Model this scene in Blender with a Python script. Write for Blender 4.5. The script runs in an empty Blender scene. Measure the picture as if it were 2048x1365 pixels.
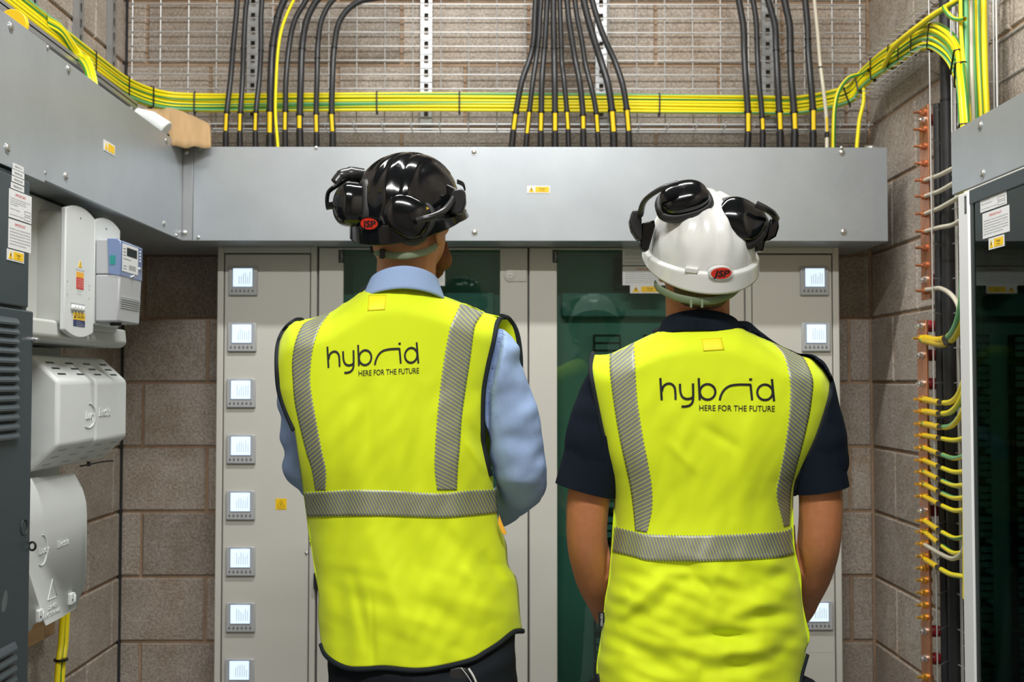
import bpy, bmesh, math, random
from mathutils import Vector as V, Matrix, Euler, noise
random.seed(7)
SC = bpy.context.scene
COL = SC.collection
# ---------------- camera ----------------
F = 2300.0; VX, VY = 1010.0, 765.0; CAMZ = 1.4
cd = bpy.data.cameras.new('camera'); cam = bpy.data.objects.new('camera', cd); COL.objects.link(cam)
cd.sensor_width = 36.0; cd.lens = F * 36.0 / 2048.0; cd.clip_start = 0.05
PITCH = math.atan((VY - 682.5) / F); YAW = -math.atan((1024 - VX) / F)
cam.location = (0, 0, CAMZ); cam.rotation_euler = (math.pi / 2 + PITCH, 0, YAW)
cd.dof.use_dof = True; cd.dof.focus_distance = 2.35; cd.dof.aperture_fstop = 5.6
SC.camera = cam
CM = Euler(cam.rotation_euler).to_matrix()
def at(px, py, Y):
    d = CM @ V(((px - 1024) / F, -(py - 682.5) / F, -1.0))
    return V((0, 0, CAMZ)) + d * (Y / d.y)
def atX(px, py, X):
    d = CM @ V(((px - 1024) / F, -(py - 682.5) / F, -1.0))
    return V((0, 0, CAMZ)) + d * (X / d.x)
# ---------------- light ----------------
w = bpy.data.worlds.new('world'); SC.world = w; w.use_nodes = True
w.node_tree.nodes['Background'].inputs[0].default_value = (0.8, 0.9, 1, 1)
w.node_tree.nodes['Background'].inputs[1].default_value = 0.25
SC.view_settings.view_transform = 'Standard'; SC.view_settings.look = 'None'
SC.view_settings.exposure = 0.0; SC.view_settings.gamma = 1.0; SC.view_settings.use_curve_mapping = False
LAMPS = [(0.0, 2.50, 3.62, 1.5, 66), (0.0, 0.10, 3.62, 1.5, 135)]
for (lx, ly, lz, ln, en) in LAMPS:
    ld = bpy.data.lights.new('ceiling_lamp', 'AREA'); ld.shape = 'RECTANGLE'; ld.size = ln; ld.size_y = 0.09
    ld.energy = en; ld.color = (1.0, 0.985, 0.955)
    lo = bpy.data.objects.new('ceiling_lamp', ld); COL.objects.link(lo); lo.location = (lx, ly, lz)
# ---------------- helpers ----------------
WL = {}
def tag(o, label=None, cat=None, group=None, kind=None):
    if label: o['label'] = label
    if cat: o['category'] = cat
    if group: o['group'] = group
    if kind: o['kind'] = kind
    return o
def thing(name, loc, label, cat, group=None):
    o = bpy.data.objects.new(name, None); COL.objects.link(o); o.empty_display_size = 0.05
    o.location = loc; WL[o] = V(loc); return tag(o, label, cat, group)
def link(name, me, parent=None, loc=(0, 0, 0)):
    o = bpy.data.objects.new(name, me); COL.objects.link(o)
    WL[o] = V(loc)
    o.location = V(loc) - (WL[parent] if parent else V((0, 0, 0)))
    if parent: o.parent = parent
    return o
class MB:
    def __init__(s): s.v = []; s.f = []; s.uv = []; s.m = []; s.cur = 0
    def face(s, idx, uv=None):
        s.f.append(tuple(idx)); s.uv.append(uv); s.m.append(s.cur)
    def quad(s, a, b, c, d, uv=((0,0),(1,0),(1,1),(0,1))):
        n = len(s.v); s.v += [V(a), V(b), V(c), V(d)]; s.face((n, n+1, n+2, n+3), uv); return s
    def poly(s, pts):
        n = len(s.v); s.v += [V(p) for p in pts]; s.face(range(n, n + len(pts))); return s
    def box(s, x0, x1, y0, y1, z0, z1):
        return s.obox(V(((x0+x1)/2, (y0+y1)/2, (z0+z1)/2)), V((1,0,0)), V((0,1,0)), V((0,0,1)), abs(x1-x0)/2, abs(y1-y0)/2, abs(z1-z0)/2)
    def obox(s, c, u, v, w, a, b, d):
        n = len(s.v); c = V(c)
        for k in (-1, 1):
            for j in (-1, 1):
                for i in (-1, 1): s.v.append(c + u*(a*i) + v*(b*j) + w*(d*k))
        fl = u.cross(v).dot(w) < 0
        for q in ((0,2,3,1),(4,5,7,6),(0,1,5,4),(2,6,7,3),(0,4,6,2),(1,3,7,5)):
            q = [n+i for i in q]
            if fl: q.reverse()
            s.face(q)
        return s
    def prism(s, pts, d):
        """closed polygon pts extruded by vector d"""
        n = len(s.v); k = len(pts); pts = [V(p) for p in pts]; d = V(d)
        nrm = V((0,0,0))
        for i in range(1, k-1): nrm += (pts[i]-pts[0]).cross(pts[i+1]-pts[0])
        if nrm.dot(d) > 0: pts = pts[::-1]
        s.v += pts + [p + d for p in pts]
        s.face(range(n, n+k)); s.face([n+k+i for i in range(k-1, -1, -1)])
        for i in range(k):
            j = (i+1) % k; s.face((n+j, n+i, n+k+i, n+k+j))
        return s
    def tube(s, pts, r, n=8, caps=True, flat=None, u0=0.0, up=None):
        """swept tube; r number or list; flat=(ru,rv) section axes"""
        pts = [V(p) for p in pts]; m = len(pts)
        rr = r if isinstance(r, (list, tuple)) else [r]*m
        t0 = (pts[1]-pts[0]).normalized()
        ref = V(up) if up else (V((0,0,1)) if abs(t0.z) < .9 else V((0,1,0)))
        nn = (ref - t0*ref.dot(t0)).normalized(); L = u0; base = len(s.v); us = []
        for i, p in enumerate(pts):
            t = ((pts[min(i+1, m-1)] - pts[max(i-1, 0)])).normalized()
            nn = (nn - t*nn.dot(t)).normalized(); bb = t.cross(nn)
            if i: L += (p - pts[i-1]).length
            us.append(L)
            a, b = (rr[i], rr[i]) if not flat else (flat[0]*rr[i], flat[1]*rr[i])
            for k in range(n):
                th = 2*math.pi*k/n; s.v.append(p + nn*(math.cos(th)*a) + bb*(math.sin(th)*b))
        for i in range(m-1):
            for k in range(n):
                k2 = (k+1) % n
                s.face((base+i*n+k, base+i*n+k2, base+(i+1)*n+k2, base+(i+1)*n+k),
                       ((us[i], k/n), (us[i], (k+1)/n), (us[i+1], (k+1)/n), (us[i+1], k/n)))
        if caps:
            s.face([base+k for k in range(n-1, -1, -1)], [(us[0], 0)]*n)
            s.face([base+(m-1)*n+k for k in range(n)], [(us[-1], 0)]*n)
        return s
    def cyl(s, p0, p1, r, n=12, r1=None): return s.tube([p0, p1], [r, r if r1 is None else r1], n)
    def grid(s, nu, nv, fn, uvf=None, closeu=False, flip=False):
        b = len(s.v)
        for j in range(nv+1):
            for i in range(nu if closeu else nu+1): s.v.append(V(fn(i/nu, j/nv)))
        W = nu if closeu else nu+1
        for j in range(nv):
            for i in range(nu):
                i2 = (i+1) % W
                q = [b+j*W+i, b+j*W+i2, b+(j+1)*W+i2, b+(j+1)*W+i]
                uv = [(i/nu, j/nv), ((i+1)/nu, j/nv), ((i+1)/nu, (j+1)/nv), (i/nu, (j+1)/nv)]
                if uvf: uv = [uvf(*t) for t in uv]
                if flip: q.reverse(); uv.reverse()
                s.face(q, uv)
        return s
    def ell(s, c, a, b, d, nu=20, nv=12, R=None, fn=None):
        c = V(c); R = R or Matrix.Identity(3)
        def P(u, v):
            th = 2*math.pi*u; ph = math.pi*(v-.5)*.9999
            p = V((math.cos(ph)*math.cos(th), math.cos(ph)*math.sin(th), math.sin(ph)))
            q = V((p.x*a, p.y*b, p.z*d))
            if fn: q = fn(q)
            return c + R @ q
        return s.grid(nu, nv, P, closeu=True)
    def add_mesh(s, me, fn):
        b = len(s.v)
        for v in me.vertices: s.v.append(fn(v.co))
        for p in me.polygons: s.face([b+i for i in p.vertices])
        return s
    def mesh(s, name, mats, smooth=None, c=None):
        me = bpy.data.meshes.new(name)
        if c is None:
            lo = V((min(v.x for v in s.v), min(v.y for v in s.v), min(v.z for v in s.v)))
            hi = V((max(v.x for v in s.v), max(v.y for v in s.v), max(v.z for v in s.v)))
            c = (lo+hi)/2
        me.from_pydata([tuple(v-c) for v in s.v], [], s.f)
        for m in (mats if isinstance(mats, (list, tuple)) else [mats]): me.materials.append(m)
        me.polygons.foreach_set('material_index', s.m)
        if any(u is not None for u in s.uv):
            ul = me.uv_layers.new(name='UVMap'); data = []
            for p, u in zip(s.f, s.uv):
                for i in range(len(p)): data += list(u[i]) if u and i < len(u) else [0.0, 0.0]
            ul.data.foreach_set('uv', data)
        me.validate()
        if smooth is not None:
            me.polygons.foreach_set('use_smooth', [True]*len(me.polygons))
            if smooth > 0: me.set_sharp_from_angle(angle=math.radians(smooth))
        me.update()
        return me, c
    def build(s, name, mats, parent=None, smooth=40, bevel=0, label=None, kind=None, segs=2):
        me, c = s.mesh(name, mats, smooth)
        o = link(name, me, parent, c)
        if bevel:
            b = o.modifiers.new('bevel', 'BEVEL'); b.width = bevel; b.segments = segs; b.limit_method = 'ANGLE'; b.angle_limit = math.radians(40)
        if label: o['label'] = label
        if kind: o['kind'] = kind
        return o
def solid(o, th):
    m = o.modifiers.new('thickness', 'SOLIDIFY'); m.thickness = th; m.offset = -1; return o
def cr(pts, n=8, closed=False):
    """Catmull-Rom through points (tuples or Vectors), n steps a span"""
    P = [V(p) if len(p) == 3 else V((p[0], p[1], 0)) for p in pts]; two = len(pts[0]) == 2
    m = len(P); out = []
    for i in range(m if closed else m-1):
        if closed: a, b, c, d = P[i-1], P[i], P[(i+1) % m], P[(i+2) % m]
        else:
            b, c = P[i], P[i+1]; a = P[i-1] if i else b*2-c; d = P[i+2] if i+2 < m else c*2-b
        for k in range(n):
            t = k/n
            out.append(((b*2) + (c-a)*t + (a*2-b*5+c*4-d)*t*t + (b*3-a-c*3+d)*t*t*t)*.5)
    if not closed: out.append(P[-1].copy())
    return [(p.x, p.y) for p in out] if two else out
def resample(pts, n):
    L = [0.0]
    for i in range(1, len(pts)): L.append(L[-1] + math.hypot(pts[i][0]-pts[i-1][0], pts[i][1]-pts[i-1][1]))
    out = []; j = 0
    for k in range(n+1):
        t = L[-1]*k/n
        while j < len(L)-2 and L[j+1] < t: j += 1
        d = L[j+1]-L[j]; a = (t-L[j])/d if d else 0
        out.append((pts[j][0]+(pts[j+1][0]-pts[j][0])*a, pts[j][1]+(pts[j+1][1]-pts[j][1])*a))
    return out
def lerp_tab(tab, x, ki=0, vi=1):
    """tab sorted on key"""
    if x <= tab[0][ki]: return tab[0][vi]
    for a, b in zip(tab, tab[1:]):
        if x <= b[ki]:
            d = b[ki]-a[ki]; return a[vi] + (b[vi]-a[vi])*((x-a[ki])/d if d else 0)
    return tab[-1][vi]
def ss(a, b, x):
    t = max(0.0, min(1.0, (x-a)/(b-a))); return t*t*(3-2*t)
# ---------------- materials ----------------
def mat(name, col, rough=.5, metal=0.0, var=None, bump=None, spec=.5, emit=None, aniso=None, coat=0, sheen=0):
    """var=(scale, amount, detail, colour2); bump=(scale, strength, distance)"""
    m = bpy.data.materials.new(name); m.use_nodes = True; nt = m.node_tree; N = nt.nodes; Lk = nt.links
    b = N['Principled BSDF']; b.inputs['Base Color'].default_value = (*col, 1)
    b.inputs['Roughness'].default_value = rough; b.inputs['Metallic'].default_value = metal
    b.inputs['Specular IOR Level'].default_value = spec
    if coat: b.inputs['Coat Weight'].default_value = coat; b.inputs['Coat Roughness'].default_value = .05
    if sheen: b.inputs['Sheen Weight'].default_value = sheen
    if emit: b.inputs['Emission Color'].default_value = (*emit[:3], 1); b.inputs['Emission Strength'].default_value = emit[3]
    if var or bump: g = N.new('ShaderNodeNewGeometry')
    if var:
        n = N.new('ShaderNodeTexNoise'); n.inputs['Scale'].default_value = var[0]; n.inputs['Detail'].default_value = var[2]
        n.inputs['Roughness'].default_value = .65
        mp = N.new('ShaderNodeVectorMath'); mp.operation = 'MULTIPLY'; mp.inputs[1].default_value = aniso or (1, 1, 1)
        Lk.new(g.outputs['Position'], mp.inputs[0]); Lk.new(mp.outputs[0], n.inputs['Vector'])
        mr = N.new('ShaderNodeMapRange'); mr.inputs['From Min'].default_value = .3; mr.inputs['From Max'].default_value = .7
        mr.inputs['To Max'].default_value = var[1]; Lk.new(n.outputs['Fac'], mr.inputs['Value'])
        mx = N.new('ShaderNodeMix'); mx.data_type = 'RGBA'; mx.inputs['A'].default_value = (*col, 1); mx.inputs['B'].default_value = (*var[3], 1)
        Lk.new(mr.outputs['Result'], mx.inputs['Factor']); Lk.new(mx.outputs['Result'], b.inputs['Base Color'])
        m['mix'] = mx.name
    if bump:
        n2 = N.new('ShaderNodeTexNoise'); n2.inputs['Scale'].default_value = bump[0]; n2.inputs['Detail'].default_value = 4
        Lk.new(g.outputs['Position'], n2.inputs['Vector'])
        bp = N.new('ShaderNodeBump'); bp.inputs['Strength'].default_value = bump[1]; bp.inputs['Distance'].default_value = bump[2]
        Lk.new(n2.outputs['Fac'], bp.inputs['Height']); Lk.new(bp.outputs['Normal'], b.inputs['Normal'])
    return m
def block_mat():
    m = mat('concrete_block', (.45, .40, .35), .95, var=(9, .8, 6, (.32, .268, .215)), bump=(170, .6, .004))
    nt = m.node_tree; N = nt.nodes; Lk = nt.links; b = N['Principled BSDF']; mx = N[m['mix']]
    g = N.new('ShaderNodeNewGeometry')
    sp = N.new('ShaderNodeTexNoise'); sp.inputs['Scale'].default_value = 130; sp.inputs['Detail'].default_value = 3
    Lk.new(g.outputs['Position'], sp.inputs['Vector'])
    mr = N.new('ShaderNodeMapRange'); mr.inputs['From Min'].default_value = .35; mr.inputs['From Max'].default_value = .65
    mr.inputs['To Min'].default_value = .72; mr.inputs['To Max'].default_value = 1.25; Lk.new(sp.outputs['Fac'], mr.inputs['Value'])
    oi = N.new('ShaderNodeObjectInfo'); mr2 = N.new('ShaderNodeMapRange'); mr2.inputs['To Min'].default_value = .8; mr2.inputs['To Max'].default_value = 1.13
    Lk.new(oi.outputs['Random'], mr2.inputs['Value'])
    mm = N.new('ShaderNodeMath'); mm.operation = 'MULTIPLY'; Lk.new(mr.outputs['Result'], mm.inputs[0]); Lk.new(mr2.outputs['Result'], mm.inputs[1])
    # brown stains running from the joints
    st = N.new('ShaderNodeTexNoise'); st.inputs['Scale'].default_value = 3.2; st.inputs['Detail'].default_value = 7; st.inputs['Roughness'].default_value = .7
    Lk.new(g.outputs['Position'], st.inputs['Vector'])
    sr = N.new('ShaderNodeMapRange'); sr.inputs['From Min'].default_value = .50; sr.inputs['From Max'].default_value = .70; sr.inputs['To Max'].default_value = .5
    Lk.new(st.outputs['Fac'], sr.inputs['Value'])
    m2 = N.new('ShaderNodeMix'); m2.data_type = 'RGBA'; m2.inputs['B'].default_value = (.26, .16, .085, 1)
    Lk.new(sr.outputs['Result'], m2.inputs['Factor']); Lk.new(mx.outputs['Result'], m2.inputs['A'])
    vm = N.new('ShaderNodeVectorMath'); vm.operation = 'SCALE'; Lk.new(m2.outputs['Result'], vm.inputs[0]); Lk.new(mm.outputs[0], vm.inputs['Scale'])
    Lk.new(vm.outputs[0], b.inputs['Base Color'])
    return m
def stripe_mat(name, c1, c2, twist, w0, w1):
    """two-colour insulation: colour 2 as a lengthwise stripe slowly turning round the cable"""
    m = bpy.data.materials.new(name); m.use_nodes = True; nt = m.node_tree; N = nt.nodes; Lk = nt.links; b = N['Principled BSDF']
    uv = N.new('ShaderNodeTexCoord'); sx = N.new('ShaderNodeSeparateXYZ'); Lk.new(uv.outputs['UV'], sx.inputs[0])
    oi = N.new('ShaderNodeObjectInfo')
    a = N.new('ShaderNodeMath'); a.operation = 'MULTIPLY_ADD'; a.inputs[1].default_value = twist
    Lk.new(sx.outputs['X'], a.inputs[0]); Lk.new(sx.outputs['Y'], a.inputs[2])
    a2 = N.new('ShaderNodeMath'); a2.operation = 'ADD'; Lk.new(a.outputs[0], a2.inputs[0]); Lk.new(oi.outputs['Random'], a2.inputs[1])
    fr = N.new('ShaderNodeMath'); fr.operation = 'FRACT'; Lk.new(a2.outputs[0], fr.inputs[0])
    l = N.new('ShaderNodeMath'); l.operation = 'LESS_THAN'; l.inputs[1].default_value = w1; Lk.new(fr.outputs[0], l.inputs[0])
    mx = N.new('ShaderNodeMix'); mx.data_type = 'RGBA'; mx.inputs['A'].default_value = (*c1, 1); mx.inputs['B'].default_value = (*c2, 1)
    Lk.new(l.outputs[0], mx.inputs['Factor']); Lk.new(mx.outputs['Result'], b.inputs['Base Color']); b.inputs['Roughness'].default_value = .38
    return m
YEL = (.90, .76, .006)
VESTC = (.67, .81, .013)
def tape_mat():
    """silver reflective tape printed as slanted rounded bars; UV x = length in bars, y = across 0..1"""
    m = bpy.data.materials.new('reflective_tape'); m.use_nodes = True; nt = m.node_tree; N = nt.nodes; Lk = nt.links; b = N['Principled BSDF']
    uv = N.new('ShaderNodeTexCoord'); sx = N.new('ShaderNodeSeparateXYZ'); Lk.new(uv.outputs['UV'], sx.inputs[0])
    fr = N.new('ShaderNodeMath'); fr.operation = 'FRACT'; Lk.new(sx.outputs['X'], fr.inputs[0])
    d = N.new('ShaderNodeMath'); d.operation = 'SUBTRACT'; d.inputs[1].default_value = .5; Lk.new(fr.outputs[0], d.inputs[0])
    ab = N.new('ShaderNodeMath'); ab.operation = 'ABSOLUTE'; Lk.new(d.outputs[0], ab.inputs[0])
    e = N.new('ShaderNodeMath'); e.operation = 'SUBTRACT'; e.inputs[1].default_value = .5; Lk.new(sx.outputs['Y'], e.inputs[0])
    e1 = N.new('ShaderNodeMath'); e1.operation = 'ABSOLUTE'; Lk.new(e.outputs[0], e1.inputs[0])
    e2 = N.new('ShaderNodeMapRange'); e2.inputs['From Min'].default_value = .43; e2.inputs['From Max'].default_value = .5; e2.inputs['To Max'].default_value = 1
    Lk.new(e1.outputs[0], e2.inputs['Value'])
    p = N.new('ShaderNodeMath'); p.operation = 'POWER'; p.inputs[1].default_value = 2; Lk.new(e2.outputs['Result'], p.inputs[0])
    q = N.new('ShaderNodeMath'); q.operation = 'MULTIPLY_ADD'; q.inputs[1].default_value = .3; Lk.new(p.outputs[0], q.inputs[0]); Lk.new(ab.outputs[0], q.inputs[2])
    g = N.new('ShaderNodeMapRange'); g.inputs['From Min'].default_value = .425; g.inputs['From Max'].default_value = .46; Lk.new(q.outputs[0], g.inputs['Value'])
    mx = N.new('ShaderNodeMix'); mx.data_type = 'RGBA'; mx.inputs['A'].default_value = (.27, .28, .275, 1); mx.inputs['B'].default_value = (*VESTC, 1)
    Lk.new(g.outputs['Result'], mx.inputs['Factor']); Lk.new(mx.outputs['Result'], b.inputs['Base Color'])
    s = N.new('ShaderNodeMath'); s.operation = 'SUBTRACT'; s.inputs[0].default_value = 1; Lk.new(g.outputs['Result'], s.inputs[1])
    s2 = N.new('ShaderNodeMath'); s2.operation = 'MULTIPLY'; s2.inputs[1].default_value = .45; Lk.new(s.outputs[0], s2.inputs[0]); Lk.new(s2.outputs[0], b.inputs['Metallic'])
    b.inputs['Roughness'].default_value = .5
    return m
def glass_mat(name, tint, gl):
    m = bpy.data.materials.new(name); m.use_nodes = True; nt = m.node_tree; N = nt.nodes; Lk = nt.links
    N.remove(N['Principled BSDF']); t = N.new('ShaderNodeBsdfTransparent'); t.inputs[0].default_value = (*tint, 1)
    g = N.new('ShaderNodeBsdfGlossy'); g.inputs['Roughness'].default_value = .02; g.inputs[0].default_value = (.9, 1, .96, 1)
    f = N.new('ShaderNodeFresnel'); f.inputs[0].default_value = gl
    mx = N.new('ShaderNodeMixShader'); Lk.new(f.outputs[0], mx.inputs[0]); Lk.new(t.outputs[0], mx.inputs[1]); Lk.new(g.outputs[0], mx.inputs[2])
    Lk.new(mx.outputs[0], N['Material Output'].inputs[0]); return m
M = dict(
    block=block_mat(),
    mortar=mat('mortar', (.42, .29, .19), .95, var=(14, .8, 5, (.26, .175, .115)), bump=(90, .5, .003)),
    mastic=mat('mastic', (.02, .022, .025), .6),
    galv=mat('galvanised_steel', (.47, .515, .55), .36, .55, var=(5, .7, 6, (.39, .43, .465)), bump=(220, .05, .001), spec=.5),
    galvdark=mat('galvanised_underside', (.42, .45, .47), .45, .7, var=(7, .6, 4, (.34, .36, .38))),
    bolt=mat('zinc_bolt', (.62, .63, .62), .3, .9),
    strut=mat('galvanised_channel', (.43, .45, .46), .35, .7, var=(30, .6, 3, (.42, .44, .46))),
    wire=mat('zinc_wire', (.55, .56, .56), .4, .5),
    cream=mat('cream_paint', (.565, .56, .515), .5, bump=(320, .05, .0006)),
    creamd=mat('cream_seam', (.30, .295, .25), .6),
    dark=mat('dark_grey_paint', (.035, .05, .058), .42, var=(4, .5, 5, (.048, .066, .075)), bump=(350, .06, .0006)),
    white=mat('white_plastic', (.68, .72, .72), .42, var=(3, .4, 2, (.62, .66, .65))),
    offw=mat('grey_white_moulding', (.50, .52, .50), .5),
    meterg=mat('grey_meter_plastic', (.42, .44, .46), .45),
    meterb=mat('blue_meter_cover', (.16, .23, .42), .12, coat=.6),
    gloss=mat('black_gloss', (.0035, .0042, .005), .12, coat=.15, spec=.32),
    satin=mat('black_satin', (.012, .013, .015), .28),
    matte=mat('black_cushion', (.016, .017, .019), .5),
    blk=mat('black_fabric', (.007, .010, .014), .85, bump=(500, .1, .0005), spec=.2),
    navy=mat('navy_polo_fabric', (.0045, .0085, .016), .9, bump=(600, .2, .0006), spec=.15),
    bind=mat('black_binding', (.012, .017, .021), .75, bump=(450, .2, .0005), spec=.2),
    vest=mat('hi_vis_fabric', VESTC, .75, var=(900, .12, 2, (.55, .74, .01)), bump=(700, .05, .0004), spec=.25, sheen=.1),
    vlabel=mat('vest_label', (.82, .76, .008), .6),
    tape=tape_mat(),
    shirt=mat('light_blue_shirt', (.25, .36, .58), .85, var=(420, .5, 2, (.33, .44, .66)), bump=(420, .15, .0005), spec=.2),
    skin=mat('skin', (.44, .175, .075), .5, var=(60, .5, 4, (.34, .12, .045)), bump=(240, .15, .0008)),
    skin2=mat('skin_fair', (.50, .235, .115), .5, var=(50, .5, 4, (.42, .18, .08)), bump=(240, .12, .0008)),
    beard=mat('ginger_beard', (.20, .075, .02), .8, var=(260, .8, 3, (.08, .03, .01)), bump=(260, .8, .004)),
    hair=mat('short_dark_hair', (.06, .04, .025), .8, var=(300, .8, 3, (.16, .10, .06)), bump=(280, .8, .003)),
    whelm=mat('white_helmet_plastic', (.66, .68, .67), .22, coat=.4),
    strap=mat('grey_green_strap', (.16, .21, .13), .7, bump=(400, .2, .0006)),
    red=mat('red_badge', (.62, .03, .012), .35),
    ink=mat('black_ink', (.008, .010, .012), .5),
    redink=mat('red_ink', (.62, .03, .03), .5),
    greyink=mat('grey_ink', (.12, .13, .15), .6),
    paper=mat('white_label', (.72, .74, .75), .45),
    yel=mat('yellow_label', (.85, .55, .008), .45),
    blue=mat('blue_label', (.03, .04, .14), .45),
    orange=mat('orange_label', (.85, .42, .03), .5),
    cable=mat('black_cable_sheath', (.017, .0185, .021), .42, var=(24, .4, 3, (.028, .03, .033))),
    shrink=mat('black_heat_shrink', (.012, .012, .014), .25),
    sleeve=mat('yellow_marker_sleeve', (.87, .60, .005), .35, var=(500, .4, 1, (.7, .44, .004))),
    gy=stripe_mat('green_yellow_insulation', YEL, (.05, .25, .04), .35, 0, .22),
    gy2=stripe_mat('pale_green_yellow_insulation', YEL, (.14, .42, .17), .4, 0, .36),
    wcable=mat('cream_cable_sheath', (.62, .58, .46), .4),
    tie=mat('black_nylon', (.008, .008, .009), .4),
    wtie=mat('white_nylon', (.7, .72, .7), .4),
    copper=mat('copper', (.60, .26, .13), .38, .75, var=(16, .7, 4, (.40, .17, .09))),
    brass=mat('brass', (.75, .45, .08), .32, .8),
    insul=mat('red_insulator', (.30, .015, .02), .35),
    card=mat('brown_card', (.42, .28, .14), .85, bump=(30, .3, .004)),
    ply=mat('plywood', (.42, .26, .12), .7, var=(6, .8, 4, (.28, .16, .07)), aniso=(1, 1, 12)),
    screen=mat('lit_screen', (.3, .4, .5), .2, emit=(.74, .87, 1.0, .95)),
    lcd=mat('dark_lcd', (.025, .035, .04), .15),
    teal=mat('teal_terminal', (.02, .26, .24), .4),
    bezel=mat('grey_bezel', (.42, .44, .45), .4),
    innerp=mat('pale_inner_panel', (.55, .58, .57), .5),
    innerd=mat('dark_inner_part', (.02, .03, .03), .4),
    glass=glass_mat('green_tinted_glass', (.53, .71, .66), 1.5),
    floor=mat('grey_floor_paint', (.19, .195, .195), .45, var=(4, .5, 4, (.19, .2, .2))),
    ceil=mat('grey_ceiling', (.20, .205, .21), .9),
    boot=mat('black_leather', (.012, .011, .010), .45),
    eye=mat('eye_white', (.8, .8, .78), .2),
    seam=mat('white_pen', (.5, .52, .5), .4),
)
# ---------------- text ----------------
TXT = {}
def text_mesh(s, bold=0.0):
    if (s, bold) in TXT: return TXT[(s, bold)]
    c = bpy.data.curves.new('lettering', 'FONT'); c.body = s; c.size = 1.0; c.offset = bold; c.resolution_u = 3
    o = bpy.data.objects.new('lettering', c); COL.objects.link(o)
    dg = bpy.context.evaluated_depsgraph_get(); me = bpy.data.meshes.new_from_object(o.evaluated_get(dg))
    bpy.data.objects.remove(o); bpy.data.curves.remove(c)
    xs = [v.co.x for v in me.vertices]; TXT[(s, bold)] = (me, min(xs), max(xs)); return TXT[(s, bold)]
class Plane:
    """flat face to put labels on: O origin, U right, W up, N out of the face"""
    def __init__(s, O, U, W): s.O = V(O); s.U = V(U).normalized(); s.W = V(W).normalized(); s.N = s.U.cross(s.W)
    def p(s, x, y, o=0): return s.O + s.U*x + s.W*y + s.N*o
    def rect(s, mb, x0, y0, x1, y1, th=.001, o=0):
        mb.obox(s.p((x0+x1)/2, (y0+y1)/2, o+th/2), s.U, s.W, s.N, (x1-x0)/2, (y1-y0)/2, th/2); return mb
    def text(s, mb, t, x, y, h, width=None, align='l', o=.0012, bold=0.0, slant=0):
        me, a, b = text_mesh(t, bold); sc = h/.72; sx = sc if width is None else width/(b-a)
        wdt = (b-a)*sx; x0 = x if align == 'l' else (x-wdt/2 if align == 'c' else x-wdt)
        mb.add_mesh(me, lambda c: s.p(x0+(c.x-a)*sx+slant*c.y*sc, y+c.y*sc, o)); return mb
# ---------------- room ----------------
XL, XR, YB = -1.34, 1.287, 4.03; ZT = 3.874; GR = .007
def struct(name, mb, m, bevel=0): return tag(mb.build(name, m, None, bevel=bevel), kind='structure')
struct('floor', MB().box(XL-.1, XR+.1, -2.6, YB+.1, -.06, 0), M['floor'])
struct('ceiling', MB().box(XL-.1, XR+.1, -2.6, YB+.1, ZT, ZT+.06), M['ceil'])
wall_back = struct('wall_back', MB().box(XL-.1, XR+.1, YB+GR, YB+.12, 0, ZT), M['mortar'])
wall_left = struct('wall_left', MB().box(XL-.12, XL-GR, -2.6, YB+GR, 0, ZT), M['mortar'])
wall_right = struct('wall_right', MB().box(XR+GR, XR+.12, -2.6, YB+GR, 0, ZT), M['mortar'])
struct('wall_front', MB().box(XL-.1, XR+.1, -2.7, -2.6, 0, ZT), M['block'])
BM = {}
def block(parent, axis, a0, a1, z0, z1, face):
    """one block: axis 0 runs along X (back wall), axis 1 along Y (side walls); slight edge chamfer, joint recessed"""
    L = round(a1-a0, 3); H = round(z1-z0, 3); key = (axis, L, H, face > 0)
    if key not in BM:
        mb = MB(); D = .05; c = .004
        def fr(i, e):  # ring at depth
            return [(-L/2+e, -H/2+e), (L/2-e, -H/2+e), (L/2-e, H/2-e), (-L/2+e, H/2-e)]
        rings = [(0, c), (c, 0), (D, 0)]
        for d, e in rings:
            for (u, v) in fr(0, e):
                mb.v.append(V((u, d, v)) if axis == 0 else V(((-d if face < 0 else d), u, v)))
        flip = (axis == 1 and face > 0)
        def fc(q): mb.face(q[::-1] if flip else q)
        fc((0, 1, 2, 3))
        for r in (0, 1):
            for i in range(4):
                j = (i+1) % 4; fc((r*4+j, r*4+i, r*4+4+i, r*4+4+j))
        me, _ = mb.mesh('block', M['block'], None, c=V((0, 0, 0)))
        BM[key] = me
    jit = random.uniform(-.0015, .0015)
    if axis == 0: loc = ((a0+a1)/2, YB+jit, (z0+z1)/2)
    elif face < 0: loc = (XL+jit, (a0+a1)/2, (z0+z1)/2)
    else: loc = (XR+jit, (a0+a1)/2, (z0+z1)/2)
    link('block', BM[key], parent, loc)
def course(parent, axis, lo, hi, joint, z0, z1, face, J=.010):
    x = joint - math.ceil((joint-lo)/.45)*.45
    while x < hi:
        a = max(lo, x+J/2); b = min(hi, x+.45-J/2)
        if b-a > .015: block(parent, axis, a, b, z0+J/2, z1-J/2, face)
        x += .45
for k in range(-4, 14):
    z0 = .724+.225*k; z1 = z0+.225
    z0c = max(z0, 0.0)
    course(wall_back, 0, XL+.004, XR-.004, -1.266 if k % 2 == 0 else -1.041, z0c, z1, 0)
    course(wall_left, 1, 1.9, YB-.004, 3.73 if k % 2 == 0 else 3.955, z0c, z1, -1)
    course(wall_right, 1, 1.9, YB-.004, 3.575 if k % 2 == 0 else 3.80, z0c, z1, 1)
struct('trim_1', MB().box(XL-.004, XL+.008, YB-.008, YB+.004, 0, ZT), M['mastic'])
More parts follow.
